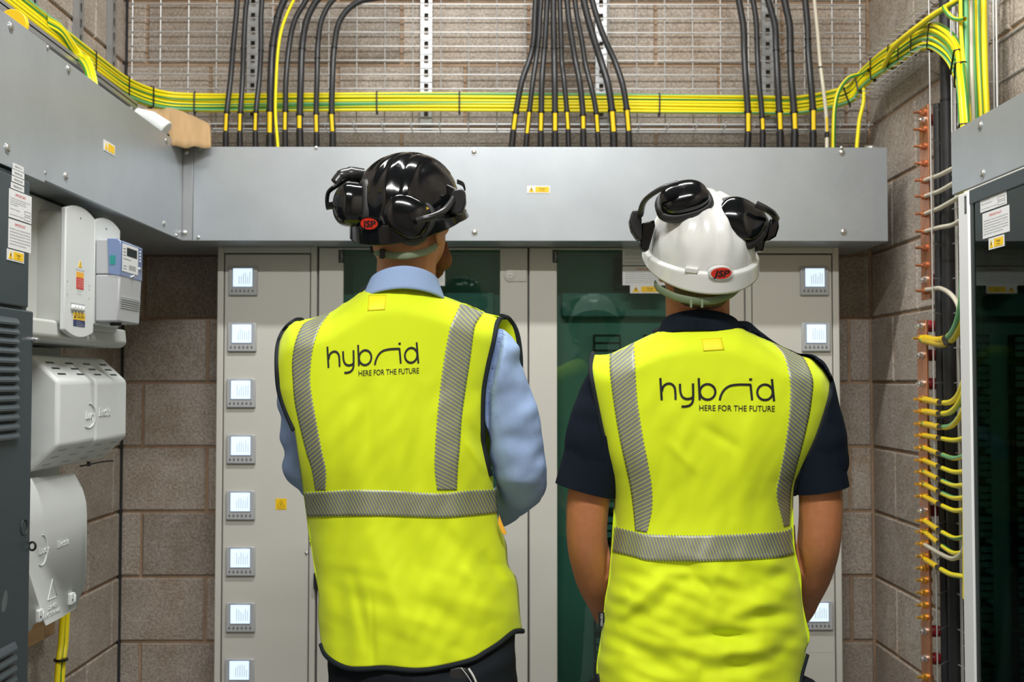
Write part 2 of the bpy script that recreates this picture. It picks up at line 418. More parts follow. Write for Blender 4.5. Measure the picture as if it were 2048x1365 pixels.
# plain wall surface nearer than the photograph shows
struct('wall_left', MB().box(XL-.012, XL, -2.6, 1.895, 0, ZT), M['block'])
struct('wall_right', MB().box(XR, XR+.012, -2.6, 1.895, 0, ZT), M['block'])
# ceiling luminaires over and behind the camera (they give the light)
for i, (lx, ly, lz, ln, en) in enumerate(LAMPS):
    t = thing('batten_light', (lx, ly, ZT), ['white fluorescent batten on the ceiling above the two men', 'white fluorescent batten on the ceiling behind the two men'][i], 'ceiling light')
    MB().box(lx-ln/2-.03, lx+ln/2+.03, ly-.05, ly+.05, lz+.02, ZT).build('housing', M['white'], t, bevel=.006)
# ---------------- trunking ----------------
def bolt(parent, p, n, r=.009, m='bolt', h=.004):
    p = V(p); n = V(n); mb = MB()
    mb.cyl(p, p+n*(h*.35), r*1.25, 14); mb.tube([p+n*h*.35, p+n*h*.8, p+n*h*1.1], [r, r*.85, r*.35], 14)
    return mb.build('bolt', M[m], parent)
ZTB, ZTT = 1.843, 2.139
YT = 3.60; XTL = -1.014
def warn_sticker(parent, P, w, h, txt=True):
    b = MB(); P.rect(b, 0, 0, w, h, .0012); o = b.build('warning_label', M['paper'], parent)
    b = MB(); P.rect(b, w*.36, h*.14, w*.95, h*.86, .0005, .0012); b.build('yellow_panel', M['yel'], o)
    b = MB(); b.prism([P.p(w*.07, h*.14, .0012), P.p(w*.31, h*.14, .0012), P.p(w*.19, h*.86, .0012)], P.N*.0005); b.build('warning_triangle', M['yel'], o)
    if txt:
        b = MB(); P.text(b, 'Danger', w*.655, h*.52, h*.2, align='c', o=.0020); P.text(b, '400 Volts', w*.655, h*.27, h*.12, align='c', o=.0020)
        c = [(.19, .70), (.15, .45), (.19, .45), (.17, .24), (.23, .50), (.19, .50), (.22, .70)]
        b.poly([P.p(w*x, h*y, .0021) for x, y in c]); b.build('lettering', M['ink'], o)
    return o
tb = thing('cable_trunking', (0.1, 3.8, ZTB), 'long galvanised steel trunking box across the back wall above the grey cabinets', 'trunking')
XTR = at(1775, 400, YT).x
b = MB(); b.box(XTL-.30, XTR, YT+.0015, YB-.042, ZTB, ZTT); b.build('body', M['galv'], tb, bevel=.002)
MB().box(XTL+.035, XTR, YT-.0015, YT+.0015, ZTB+.001, ZTT+.002).build('cover', M['galv'], tb, bevel=.001)
MB().box(XTL-.001, XTL+.034, YT-.004, YT+.0015, ZTB+.001, ZTT+.002).build('joint_strip', M['strut'], tb, bevel=.001)
for (px, py) in ((948, 304), (949, 465), (1684, 305), (1687, 464), (372, 304), (369, 466)):
    bolt(tb, at(px, py, YT-.0042 if px < 400 else YT-.0018), (0, -1, 0), .0085)
for (px, py) in ((401, 297), (397, 475), (632, 296), (1683, 296)): bolt(tb, at(px, py, YT-.0018), (0, -1, 0), .005)
p = at(1054, 387, YT-.0016); warn_sticker(tb, Plane(p, (1, 0, 0), (0, 0, 1)), .073, .024)
# water marks on the steel at the right end
wm = mat('water_mark', (.40, .44, .475), .42, .55)
for pts in ([(1690,404),(1708,398),(1722,388),(1736,376),(1744,364),(1752,358),(1740,354),(1728,362),(1714,372),(1716,382),(1700,390)], [(1662,362),(1676,346),(1684,330),(1690,334),(1680,352),(1668,370)], [(1700,468),(1716,460),(1720,468),(1708,474)]):
    q = cr(pts, 4, True); b = MB(); b.prism([at(x, y, YT-.0015) for x, y in q], (0, -.0002, 0)); b.build('stain', wm, tb)
tl = thing('cable_trunking', (-1.18, 2.8, ZTB), 'galvanised trunking run along the left wall, corner section with the white and yellow sticker', 'trunking')
YJ = 1.014*2300/928
MB().box(XL+.042, XTL-.0015, YJ, YT-.012, ZTB, ZTT).build('body', M['galv'], tl, bevel=.002)
MB().box(XTL-.0015, XTL+.0015, YJ+.002, YT-.008, ZTB+.001, ZTT+.002).build('cover', M['galv'], tl, bevel=.001)
def bx(px, py, X, parent, n=(1, 0, 0), r=.0085): return bolt(parent, atX(px, py, X), n, r)
for px, py, r in ((137,139,.0085),(132,353,.0085),(333,282,.0085),(328,448,.0085),(95,95,.005),(89,346,.005),(357,289,.005),(352,471,.005)): bx(px, py, XTL+.0016, tl, r=r)
p = atX(207, 300, XTL+.0016); p2 = atX(229, 308, XTL+.0016)
warn_sticker(tl, Plane(p, (0, 1, 0), (0, 0, 1)), p2.y-p.y, .027, False)
tn = thing('cable_trunking', (-1.18, 2.0, ZTB-.003), 'galvanised trunking section at the far left above the dark louvred cabinet', 'trunking')
MB().box(XL+.042, XTL+.003, 1.7, YJ-.002, ZTB-.004, ZTT+.004).build('body', M['galv'], tn, bevel=.002)
MB().box(XTL+.003, XTL+.0065, 1.7, YJ-.003, ZTB-.006, ZTT+.006).build('cover', M['galv'], tn, bevel=.001)
for px, py in ((22,54),(15,297)): bx(px, py, XTL+.0067, tn, r=.009)
# right trunking
XT2, Y2 = 1.059, 2.70; z2b, z2t = 1.4+377*Y2/2300, 1.4+503*Y2/2300
tr = thing('cable_trunking', (1.17, 2.2, z2b), 'narrow galvanised trunking on the right wall above the green glass door', 'trunking')
MB().box(XT2+.0015, XR-.04, 1.7, Y2, z2b, z2t).build('body', M['galv'], tr, bevel=.002)
MB().box(XT2-.0015, XT2+.0015, 1.7, Y2, z2b, z2t+.002).build('cover', M['galv'], tr, bevel=.001)
for px, py in ((1960,252),(1965,348)): bolt(tr, atX(px, py, XT2-.0016), (-1, 0, 0), .0085)
# ---------------- channels and basket tray on the back wall ----------------
def channel(name, parent_label, cx, z0, z1, axis='b', cy=None, group=None):
    """slotted C channel, 41 mm, with true holes; axis b = on back wall, l = left wall, r = right wall"""
    t = thing(name, ((cx, YB-.02, z0) if axis == 'b' else ((XL+.02, cx, z0) if axis == 'l' else (XR-.02, cx, z0))), parent_label, 'channel', group)
    mb = MB()
    def q(u0, u1, d0, d1, za, zb):   # u across, d depth from the wall
        if axis == 'b': mb.box(cx+u0, cx+u1, YB-d1, YB-d0, za, zb)
        elif axis == 'l': mb.box(XL+d0, XL+d1, cx+u0, cx+u1, za, zb)
        else: mb.box(XR-d1, XR-d0, cx+u0, cx+u1, za, zb)
    q(-.0205, -.0075, .019, .021, z0, z1); q(.0075, .0205, .019, .021, z0, z1)
    q(-.0205, -.018, .002, .019, z0, z1); q(.018, .0205, .002, .019, z0, z1)
    z = z0
    while z < z1:
        q(-.0075, .0075, .019, .021, z, min(z+.022, z1)); z += .05
    mb.build('rail', M['strut'], t); return t
def xb(px, Y=YB-.02): return at(px, 300, Y).x
for px, d in ((852, 'left of the middle cable group'), (504, 'behind the left group of black cables'), (1203, 'behind the middle group of black cables'), (1537, 'behind the right group of black cables')):
    channel('slotted_channel', 'galvanised slotted channel on the back wall ' + d, xb(px), 2.30, 3.15)
for Yc, d in ((3.20, 'nearest the yellow disc'), (3.55, 'middle of three'), (3.85, 'nearest the corner')):
    channel('slotted_channel', 'galvanised slotted steel channel on the left wall above the trunking, ' + d, Yc, 2.18, 3.15, 'l')
# basket
YM = 3.965
bt = thing('basket_tray', (0, YM, 2.27), 'large zinc wire basket tray flat against the back wall blocks behind the cables', 'cable tray')
x0, x1 = at(263, 200, YM).x, at(1718, 200, YM).x; r = .0023
mb = MB(); x = x0
while x < x1+.01: mb.cyl((x, YM, 2.275), (x, YM, 3.1), r, 6); x += .0975
mb.build('upright_wires', M['wire'], bt, kind='stuff')
mb = MB(); z = 2.32
while z < 3.1: mb.cyl((x0-.01, YM-.005, z), (x1+.02, YM-.005, z), r, 6); z += .0495
mb.build('cross_wires', M['wire'], bt, kind='stuff')
mb = MB()
for z, y in ((2.277, YM-.085), (2.270, YM-.04), (2.268, YM-.005)): mb.cyl((x0-.01, y, z), (x1+.02, y, z), .003, 6)
x = x0
while x < x1+.01: mb.tube([(x, YM, 2.29), (x, YM-.01, 2.272), (x, YM-.085, 2.272), (x, YM-.092, 2.285)], r, 6); x += .0975
mb.build('bottom_flange_wires', M['wire'], bt, kind='stuff')
# ---------------- cables ----------------
ORD = ['first', 'second', 'third', 'fourth', 'fifth', 'sixth', 'seventh', 'eighth', 'ninth']
def sub(path, a, b, n=4):
    """piece of a polyline between arc fractions a..b"""
    L = [0]
    for i in range(1, len(path)): L.append(L[-1]+(path[i]-path[i-1]).length)
    def P(t):
        t = t*L[-1]
        for i in range(1, len(L)):
            if t <= L[i]+1e-9: return path[i-1].lerp(path[i], (t-L[i-1])/max(1e-9, L[i]-L[i-1]))
        return path[-1]
    return [P(a+(b-a)*k/n) for k in range(n+1)]
def ties_at(parent_name, path, frac, r, label, group, knob=True):
    a, c = sub(path, frac, min(1, frac+.01), 1); d = (c-a).normalized()
    mb = MB(); mb.tube([a-d*.0025, a+d*.0025], r, 12)
    if knob: s = d.cross(V((0, 1, 0))).normalized(); mb.obox(a + s*r + V((0, -.002, 0)), s, d, s.cross(d), .004, .004, .003)
    return mb
def power_cable(pts, label, rad, sl=(226, 262), yY=3.80, tiey=None, m='cable', group=None):
    """pts are (px,py) from the trunking up; yellow marker sleeve between image heights sl"""
    P = cr([at(x, y, yY if y > 150 else yY+.02) for x, y in pts], 8)
    P = [p for p in P]
    t = thing('power_cable' if m == 'cable' else 'white_cable', P[0], label, 'cable', group)
    MB().tube(P, rad, 12).build('sheath', M[m], t)
    def ylo(py):   # path point at image height
        z = at(0, py, yY).z
        for i in range(1, len(P)):
            if P[i].z >= z:
                a = (z-P[i-1].z)/(P[i].z-P[i-1].z); return P[i-1].lerp(P[i], a)
        return P[-1]
    s0, s1 = ylo(sl[1]), ylo(sl[0]); d = (s1-s0).normalized()
    # the sleeve sits on the front of the cable
    off = V((0, -rad*.55, 0))
    MB().tube([s0+off, s1+off], rad*.66, 10).build('marker_sleeve', M['sleeve'], t)
    if m == 'cable':
        e = ylo(sl[1]+4); g = ylo(sl[0]-3)
        MB().tube([P[0], e], [rad*1.12, rad*1.12], 12).build('heat_shrink', M['shrink'], t)
        MB().tube([g-d*.003, g+d*.004], rad*1.2, 12).build('cable_tie', M['tie'], t)
    else: MB().tube([ylo(sl[1]+10), ylo(sl[1]-1)], rad*1.25, 10).build('heat_shrink', M['shrink'], t)
    for ty in (tiey or []):
        g = ylo(ty); MB().tube([g-V((0,0,.0025)), g+V((0,0,.003))], rad*1.13, 12).build('cable_tie', M['tie'], t)
    return P
def z2(l): return [(400+x*.375, y*.375) for x, y in l]
def z3(l): return [(900+x*.375, y*.375) for x, y in l]
def z4(l): return [(1400+x*.375, y*.375) for x, y in l]
PY0 = 850
LG = [z2([(135,PY0),(138,700),(145,580),(165,400),(178,240),(195,60),(200,-60),(202,-200)]),
      z2([(213,PY0),(212,700),(217,580),(228,400),(233,240),(243,60),(256,-40),(262,-200)]),
      z2([(297,PY0),(295,700),(300,580),(318,400),(325,250),(325,100),(333,-40),(338,-200)]),
      z2([(374,PY0),(374,700),(375,580),(378,420),(388,250),(415,90),(450,0),(500,-110),(560,-200)]),
      z2([(455,PY0),(454,700),(456,580),(458,430),(476,240),(505,110),(555,20),(600,-60),(650,-200)]),
      z2([(536,PY0),(532,700),(533,580),(538,420),(545,250),(566,120),(605,30),(660,-50),(720,-200)]),
      z2([(622,PY0),(622,700),(620,580),(624,420),(628,250),(645,120),(685,30),(740,-40),(820,-200)]),
      z2([(708,PY0),(708,700),(702,600),(706,420),(715,260),(738,130),(790,50),(860,5),(960,-15),(1080,-60)])]
RADL = [.0092, .0088, .0088, .0122, .0092, .0112, .0092, .0100]
for i, (p, r) in enumerate(zip(LG, RADL)):
    power_cable(p, 'black power cable with yellow marker, %s from left in the left group of eight' % ORD[i], r, [(228,262),(228,262),(227,261),(225,266),(225,260),(232,257),(230,264),(229,263)][i],
                yY=3.80, tiey=[[94],[94],[97],[30,88],[],[94],[72,114],[91]][i])
MG = [z3([(322,PY0),(338,700),(355,580),(385,430),(430,300),(447,200),(452,90),(458,-40),(462,-200)]),
      z3([(400,PY0),(412,700),(425,580),(440,450),(462,300),(474,200),(480,90),(488,-40),(490,-200)]),
      z3([(484,PY0),(484,700),(487,580),(490,430),(500,300),(508,200),(514,90),(520,-40),(522,-200)]),
      z3([(560,PY0),(560,700),(560,580),(558,430),(556,300),(554,200),(552,90),(552,-40),(552,-200)]),
      z3([(634,PY0),(630,700),(622,580),(608,430),(596,330),(592,200),(588,90),(584,-40),(580,-200)]),
      z3([(712,PY0),(711,700),(707,580),(690,430),(668,320),(648,200),(632,90),(622,-40),(612,-200)]),
      z3([(795,PY0),(787,700),(777,580),(752,460),(722,340),(700,200),(678,90),(662,-40),(650,-200)]),
      z3([(876,PY0),(872,700),(862,580),(842,450),(806,330),(768,210),(734,90),(708,-30),(690,-200)]),
      z3([(958,PY0),(952,700),(942,580),(920,450),(880,330),(830,220),(786,100),(752,-30),(730,-200)])]
for i, p in enumerate(MG):
    power_cable(p, 'black power cable with yellow marker, %s from left in the middle group of nine' % ORD[i], [.0098,.0085,.0098,.0105,.0085,.0098,.0088,.0118,.0102][i],
                [(228,259),(224,266),(226,261),(226,261),(224,258),(232,257),(229,263),(223,263),(220,261)][i], yY=3.80-.012*(i % 2), tiey=[[88],[88],[90],[92],[90],[],[],[],[]][i])
RG = [z4([(250,PY0),(256,700),(254,580),(244,430),(236,280),(232,150),(214,40),(196,-60),(180,-200)]),
      z4([(334,PY0),(334,700),(328,580),(314,430),(306,280),(300,120),(284,10),(268,-80),(255,-200)]),
      z4([(430,PY0),(427,700),(422,580),(414,420),(406,260),(400,140),(372,30),(350,-50),(335,-200)]),
      z4([(503,PY0),(505,700),(500,580),(488,430),(482,280),(478,140),(456,30),(440,-60),(425,-200)]),
      z4([(604,PY0),(603,700),(602,580),(590,430),(578,280),(574,150),(564,30),(556,-60),(545,-200)])]
for i, p in enumerate(RG):
    power_cable(p, 'black power cable with yellow marker, %s from left in the right group of five' % ORD[i], [.0112,.0094,.0112,.0120,.0112][i],
                [(226,262),(236,258),(225,258),(226,257),(220,259)][i], yY=3.80, tiey=[[],[71],[95],[97],[72]][i])
power_cable(z4([(676,PY0),(677,700),(672,600),(655,450),(640,330),(628,180),(612,20),(605,-60),(600,-200)]), 'thin white cable with yellow marker right of the black cables', .0062, (233,263), m='wcable', tiey=[130])
def gy_cable(P, rad, label, m='gy', group=None, name='earth_cable', nn=8):
    o = MB().tube(P, rad, nn, caps=False).build(name, M[m], None, smooth=0)
    return tag(o, label, 'cable', group)
gy_cable(cr([at(400+x*.375, y*.375, 3.785) for x, y in [(420,PY0),(412,740),(404,640),(402,560),(406,430),(415,280),(432,170),(458,90),(500,0),(560,-110)]], 8), .0052,
         'single thin green and yellow earth cable running up in front of the left black cables')
# the long bundle: left wall, back wall, right wall, then down
ZB = 2.356
path = [V((-1.232, 1.9, ZB)), V((-1.232, 2.6, ZB)), V((-1.235, 3.1, ZB)), V((-1.235, 3.5, ZB)), V((-1.225, 3.72, ZB)), V((-1.17, 3.86, ZB)), V((-1.06, 3.905, ZB)),
        V((-.8, 3.905, ZB)), V((-.3, 3.905, ZB+.003)), V((.3, 3.905, ZB)), V((.85, 3.905, ZB-.006)), V((1.0, 3.90, ZB-.008)), at(1693, 190, 3.88), at(1727, 156, 3.80), at(1757, 131, 3.68), at(1800, 103, 3.50), at(1835, 80, 3.33),
        at(1862, 72, 3.20), at(1888, 84, 3.08), at(1908, 106, 2.98), at(1919, 136, 2.92), at(1923, 175, 2.86), at(1927, 225, 2.81), at(1930, 300, 2.78), at(1932, 500, 2.78), at(1934, 800, 2.78), at(1936, 1200, 2.78)]
path = cr(path, 8)
def strands(path, nr, nc, sp, rad, fn):
    out = [[] for _ in range(nr*nc)]
    t0 = (path[1]-path[0]).normalized(); nn = V((0, 0, 1))
    for i, p in enumerate(path):
        t = (path[min(i+1, len(path)-1)]-path[max(i-1, 0)]).normalized()
        if abs(t.z) < .8: nn = V((0, 0, 1))
        nn = (nn - t*nn.dot(t)).normalized(); bb = t.cross(nn); fat = 1+.16*ss(3.85, 3.6, p.y)*ss(.5, 1.0, p.x)
        for a in range(nr):
            for c in range(nc):
                k = a*nc+c
                wob = .0012*math.sin(i*.13+k*2.1)
                out[k].append(p + nn*((a-(nr-1)/2)*sp*fat+wob) + bb*((c-(nc-1)/2)*sp*.95 + .001*math.sin(i*.17+k)))
    return out
for k, P in enumerate(strands(path, 6, 2, .0108, .0056, None)):
    gy_cable(P, .0056, 'green and yellow earth cable in the tied flat bundle running around the three walls', 'gy2' if k in (1, 5, 8, 11) else 'gy', 'earth cables tied in the flat bundle', nn=8)
def bundle_tie(i, a=.036, bth=.014, clear=False):
    p = path[i]; t = (path[i+1]-path[i-1]).normalized(); nn = V((0, 0, 1)); nn = (nn-t*nn.dot(t)).normalized()
    if nn.length < .5: nn = V((0, -1, 0))
    bb = t.cross(nn); mb = MB(); ring = []
    for k in range(17):
        th = 2*math.pi*k/16; cx = max(-1, min(1, math.cos(th)*1.35)); sx = max(-1, min(1, math.sin(th)*1.35))
        ring.append(p + nn*(cx*a) + bb*(sx*bth))
    mb.tube(ring, .0018, 6, caps=False, flat=(1, 1.6)); mb.obox(p - nn*a - V((0, .0, .003)), nn, t, bb, .005, .004, .004)
    return mb
def near_idx(px):
    best = 0; bd = 1e9
    for i, p in enumerate(path):
        x = VX + (p.x/p.y)*F
        if abs(x-px) < bd and p.z > 2.2: bd = abs(x-px); best = i
    return best
for k_, px in enumerate((178, 248, 296, 383)): tag(bundle_tie(near_idx(px)).build('cable_tie', M['tie'], None), 'black nylon tie round the earth bundle at its left-hand bend, %s from the left' % ORD[k_], 'cable tie', 'cable ties at the left bend of the bundle')
tag(bundle_tie(near_idx(758)).build('cable_tie', M['tie'], None), 'black nylon tie with white head on the earth bundle above the black helmet', 'cable tie')
tag(bundle_tie(near_idx(938)).build('cable_tie', M['tie'], None), 'black nylon tie on the earth bundle just left of the middle group of black cables', 'cable tie')
tag(bundle_tie(near_idx(1325)).build('cable_tie', M['tie'], None), 'black nylon tie on the earth bundle just right of the middle group of black cables', 'cable tie')
for k_, px in enumerate((1700, 1728, 1758, 1790, 1815, 1842, 1876)): tag(bundle_tie(near_idx(px)).build('cable_tie', M['tie'], None), 'black nylon tie on the earth bundle along the right wall, %s from the left' % ORD[k_], 'cable tie', 'cable ties on the right-hand part of the bundle')
for i in range(len(path)-2, 0, -1):
    pass
dn = [i for i, p in enumerate(path) if p.y < 3.05 and p.z > 1.9]
for k_, i in enumerate((dn[2], dn[len(dn)//2-2], dn[len(dn)//2+4], dn[-6])): tag(bundle_tie(i).build('cable_tie', M['tie'], None), 'black nylon tie where the earth bundle drops towards the right trunking, %s from the top' % ORD[k_], 'cable tie', 'cable ties on the drop of the bundle')
# side tray under the bundle on the right wall and the flange under it on the left wall
rt = thing('basket_tray', (1.21, 3.5, 2.36), 'narrow zinc wire basket tray carrying the earth cables along the right wall', 'cable tray')
mb = MB()
for z, x in ((2.36, 1.262), (2.40, 1.268), (2.44, 1.268), (2.485, 1.262), (2.36, 1.20), (2.485, 1.20)): mb.cyl((x, 3.12, z), (x, 3.86, z), .002, 6)
mb.build('long_wires', M['wire'], rt, kind='stuff')
mb = MB(); y = 3.15
while y < 3.86: mb.tube([(1.175, y, 2.36), (1.262, y, 2.358), (1.268, y, 2.38), (1.268, y, 2.47), (1.262, y, 2.487), (1.20, y, 2.487)], .0018, 6); y += .05
mb.build('cross_wires', M['wire'], rt, kind='stuff')
tf = thing('cable_tray', (-1.25, 2.9, 2.30), 'grey steel tray edge carrying the earth cables along the left wall', 'cable tray')
MB().box(-1.30, -1.196, 1.9, 3.72, 2.298, 2.302).box(-1.199, -1.196, 1.9, 3.72, 2.285, 2.312).build('tray_base', M['strut'], tf)
# branch of cables from the bundle into the left trunking
for k in range(4):
    o = (k-1.5)
    gy_cable(cr([V((-1.228, 3.05, ZB+.012+o*.008)), V((-1.222, 3.14, ZB+.012+o*.008)), at(154+o*4, 109-o*2, 3.24), at(170+o*5, 122-o*2, 3.18), at(180+o*5, 145, 3.13), at(186+o*5, 180, 3.11), at(190+o*5, 250, 3.10)], 8), .0056,
             'green and yellow earth cable branching into the left trunking, %s of four from left' % ORD[k], 'gy2' if k == 3 else 'gy', 'earth cables branching into the left trunking')
gy_cable(cr([at(1738,140,3.72), at(1724,148,3.8), at(1698,156,3.84), at(1679,180,3.84), at(1670,212,3.83), at(1667,260,3.82), at(1666,318,3.82)], 8), .0075, 'green and yellow earth cable looping down into the trunking right of the white cable')
gy_cable(cr([at(1728,170,3.8), at(1727,205,3.8), at(1719,240,3.8), at(1714,290,3.8), at(1712,318,3.8)], 8), .0065, 'green and yellow earth cable dropping straight into the right end of the trunking')
gy_cable(cr([V((1.20, 3.6, ZB+.045)), at(1790, 92, 3.45), at(1846,46,3.2), at(1871,28,3.1), at(1895,13,3.0), at(1925,-6,2.9), at(1950,-30,2.85)], 8), .0085, 'green and yellow earth cable leaving the bundle upwards over its bend at top right')
gy_cable(cr([at(1888,14,2.95), at(1893,24,2.92), at(1905,36,2.9), at(1920,40,2.88), at(1930,38,2.86)], 8), .006, 'short green and yellow earth cable hooking right at the top of the drop')
VC = [(1932,1934,'gy2',.0075),(1941,1946,'wcable',.0062),(1947,1953,'gy',.0070),(1955,1962,'gy2',.0062),(1967,1973,'gy2',.0085),(1922,1938,'gy',.0060)]
VN = ['leftmost but one', 'cream', 'third', 'fourth', 'rightmost', 'leftmost']
for k, (a, c, m, r) in enumerate(VC):
    P = cr([at(a, -60, 2.90), at(a+1, 60, 2.89), at((a+c)/2, 150, 2.87), at(c, 230, 2.86), at(c+1, 330, 2.85), at(c+1, 420, 2.85)], 6)
    if m == 'wcable': tag(MB().tube(P, r, 10).build('earth_cable', M[m], None), 'cream cable dropping among the green and yellow ones at top right', 'cable')
    else: gy_cable(P, r, 'green and yellow earth cable dropping into the right trunking, %s of the row' % VN[k], m)
# vertical basket and black main cable on the right wall
vt = thing('basket_tray', (1.24, 3.25, .3), 'upright zinc wire basket tray on the right wall beside the copper bars', 'cable tray')
mb = MB()
for (x, y) in ((1.195, 3.20), (1.262, 3.28), (1.262, 3.20), (1.195, 3.02), (1.262, 3.02)): mb.cyl((x, y, .3), (x, y, 3.1), .0020, 6)
mb.build('upright_wires', M['wire'], vt, kind='stuff')
mb = MB(); z = .32
while z < 3.1: mb.tube([(1.195, 3.20, z), (1.262, 3.28, z), (1.262, 3.02, z), (1.195, 3.02, z)], .0019, 6); z += .098
mb.build('cross_wires', M['wire'], vt, kind='stuff')
v2 = thing('basket_tray', (1.2, 2.86, 1.95), 'upright zinc wire basket tray at top right above the narrow trunking', 'cable tray')
mb = MB()
for px, Y in ((1958, 2.95), (1978, 2.92), (1990, 2.95), (1996, 2.86), (1905, 2.99), (1918, 2.97)): mb.tube([at(px-4, -40, Y), at(px, 330, Y)], .0026, 6)
mb.build('upright_wires', M['wire'], v2, kind='stuff')
mb = MB()
for k in range(9):
    z = at(1958, 4+80*k-80, 2.95).z; a = at(1956, 0, 2.95); c = at(1996, 0, 2.95)
    mb.tube([(a.x, 2.95, z), (c.x, 2.95, z), (c.x, 2.86, z), (c.x, 2.72, z)], .0022, 6)
mb.build('cross_wires', M['wire'], v2, kind='stuff')
for (px, Y, r, d, zt) in ((1898, 3.24, .0185, 'thick black mains cable running full height beside the copper bars', 3.1), (1879, 3.28, .013, 'shorter black mains cable behind the upright wire basket', at(1879, 208, 3.28).z)):
    x = at(px, 500, Y).x; t = thing('mains_cable', (x, Y, .1), d, 'cable')
    MB().tube(cr([V((x, Y, .05)), V((x+.002, Y, .8)), V((x-.002, Y, 1.5)), V((x, Y, 2.0)), V((x, Y, zt))], 6), r, 16).build('sheath', M['cable'], t)
    for z in ((1.12, 1.74, 2.2) if px == 1898 else (1.3,)): MB().tube([(x, Y, z), (x, Y, z+.006)], r*1.08, 16).build('cable_tie', M['tie'], t)
# ---------------- copper earth bars ----------------
YC = 3.30
def copper_bar(label, xpx, y0, y1):
    a = at(xpx, y0, YC); c = at(xpx, y1, YC); t = thing('earth_bar', (a.x, YC, c.z), label, 'earth bar')
    MB().box(a.x-.0035, a.x+.0035, YC-.004, YC+.068, c.z, a.z).build('bar', M['copper'], t, bevel=.001); return t, a.x
def stud(t, x, py, m='brass', ln=.030):
    p = at(1858, py, YC+.022); p.x = x; mb = MB()
    mb.cyl(p+V((-.0035,0,0)), p+V((-.008,0,0)), .011, 14); mb.cyl(p+V((-.008,0,0)), p+V((-.017,0,0)), .0095, 6)
    mb.cyl(p+V((-.017,0,0)), p+V((-ln,0,0)), .0042, 8); mb.cyl(p+V((.0035,0,0)), p+V((.013,0,0)), .009, 6)
    return mb.build('bolt', M[m], t), p
def standoff(t, x, py):
    p = at(1858, py, YC+.03); p.x = x; mb = MB()
    mb.tube([p+V((.004,0,0)), p+V((.010,0,0)), p+V((.022,0,0)), p+V((.034,0,0)), p+V((.040,0,0))], [.013, .0165, .0175, .0165, .013], 16)
    mb.build('insulator', M['insul'], t); stud(t, x, py, 'bolt', .024)
tA, xA = copper_bar('upper copper earth bar with studs on the right wall', 1857, 209, 598)
SU = [225, 259, 293, 327, 361, 393, 428, 463, 496, 531, 582]
for py in SU: stud(tA, xA, py, 'copper', .036)
for py in (240, 560): standoff(tA, xA, py)
tB, xB = copper_bar('lower copper earth bar with red insulators and brass studs on the right wall', 1853, 640, 1480)
SB = [677, 799, 823, 848, 871, 896, 921, 944, 969, 993, 1042, 1064, 1088, 1113, 1137, 1161, 1186, 1211, 1236, 1355, 1380, 1405]
for py in SB: stud(tB, xB, py, 'brass', .032)
for py in (653, 711, 768, 1022, 1263, 1318): standoff(tB, xB, py)
ch = channel('mounting_channel', 'galvanised upright channel behind the red insulators of the lower copper bar', 3.34, .25, at(1870, 620, 3.3).z, 'r')
ch2 = channel('mounting_channel', 'galvanised upright channel behind the upper copper bar', 3.34, at(1870, 600, 3.3).z, at(1870, 215, 3.3).z, 'r')
def bar_cable(y0, pts, label, rad=.0062, m='gy', sleeve=True):
    """earth cable from a stud: metal lug, yellow marker, black shrink, then the insulated run to behind the cabinet"""
    p = at(1858, y0, YC+.022); x = xB if y0 > 620 else xA; p.x = x-.006
    run = [at(x1, y1, Y) for (x1, y1, Y) in pts]
    P = cr([p, p + (run[0]-p)*.5] + run, 6)
    t = thing('earth_cable', p, label, 'cable')
    MB().tube(P, rad, 10, caps=False).build('insulation', M[m], t, smooth=0)
    if sleeve:
        MB().tube(sub(P, .05, .30 if rad < .008 else .42, 4), rad*1.22, 10).build('marker_sleeve', M['sleeve'], t)
        MB().tube(sub(P, .31 if rad < .008 else .43, .42 if rad < .008 else .52, 2), rad*1.15, 10).build('heat_shrink', M['shrink'], t)
    MB().tube([p+V((.002,-.001,0)), p + (P[3]-p).normalized()*.012], rad*.9, 8).build('lug', M['bolt'], t)
    return P
RW = 'green and yellow cable on the lower copper bar, '
bar_cable(677, [(1880,682,3.15),(1900,672,3.0),(1915,645,2.9),(1924,600,2.84),(1927,540,2.82)], 'thicker green and yellow earth cable fixed at the top of the lower copper bar', .0095, 'gy2')
bar_cable(680, [(1884,688,3.13),(1905,678,3.0),(1921,650,2.9),(1931,600,2.84),(1934,540,2.82)], 'second thick green and yellow cable sharing the topmost stud of the lower copper bar', .0095, 'gy2')
bar_cable(799, [(1882,806,3.15),(1905,803,3.0),(1922,780,2.9),(1932,745,2.84)], RW+'first below the two thick ones', .0075, 'gy')
bar_cable(823, [(1880,828,3.15),(1902,824,3.0),(1922,800,2.9),(1934,762,2.84)], RW+'second below the two thick ones', .0075, 'gy2')
bar_cable(848, [(1882,855,3.15),(1903,852,3.0),(1922,830,2.9),(1934,800,2.84)], RW+'third below the two thick ones', .0075, 'gy2')
for k, (y0, ye) in enumerate(((871, 872), (896, 908), (921, 941), (944, 968), (969, 993), (993, 1018), (1042, 1073), (1064, 1103))):
    mid = max(y0, ye)+ (9 if ye-y0 < 16 else 3)
    bar_cable(y0, [(1880, y0+(mid-y0)*.6, 3.15), (1905, mid, 3.0), (1922, (mid+ye)/2+2, 2.9), (1936, ye, 2.84)], RW+['fourth below the two thick ones', 'fifth below the two thick ones', 'sixth below the two thick ones', 'third above the red insulator gap', 'second above the red insulator gap', 'first above the red insulator gap', 'first below the red insulator gap', 'just above the cream cable'][k], .0062, 'gy2' if k in (1, 3, 4) else 'gy')
bar_cable(1119, [(1878,1137,3.15),(1900,1149,3.0),(1920,1153,2.9),(1936,1156,2.84)], RW+'lowest of all', .0066, 'gy2')
WC = 'cream earth cable on the upper copper bar, '
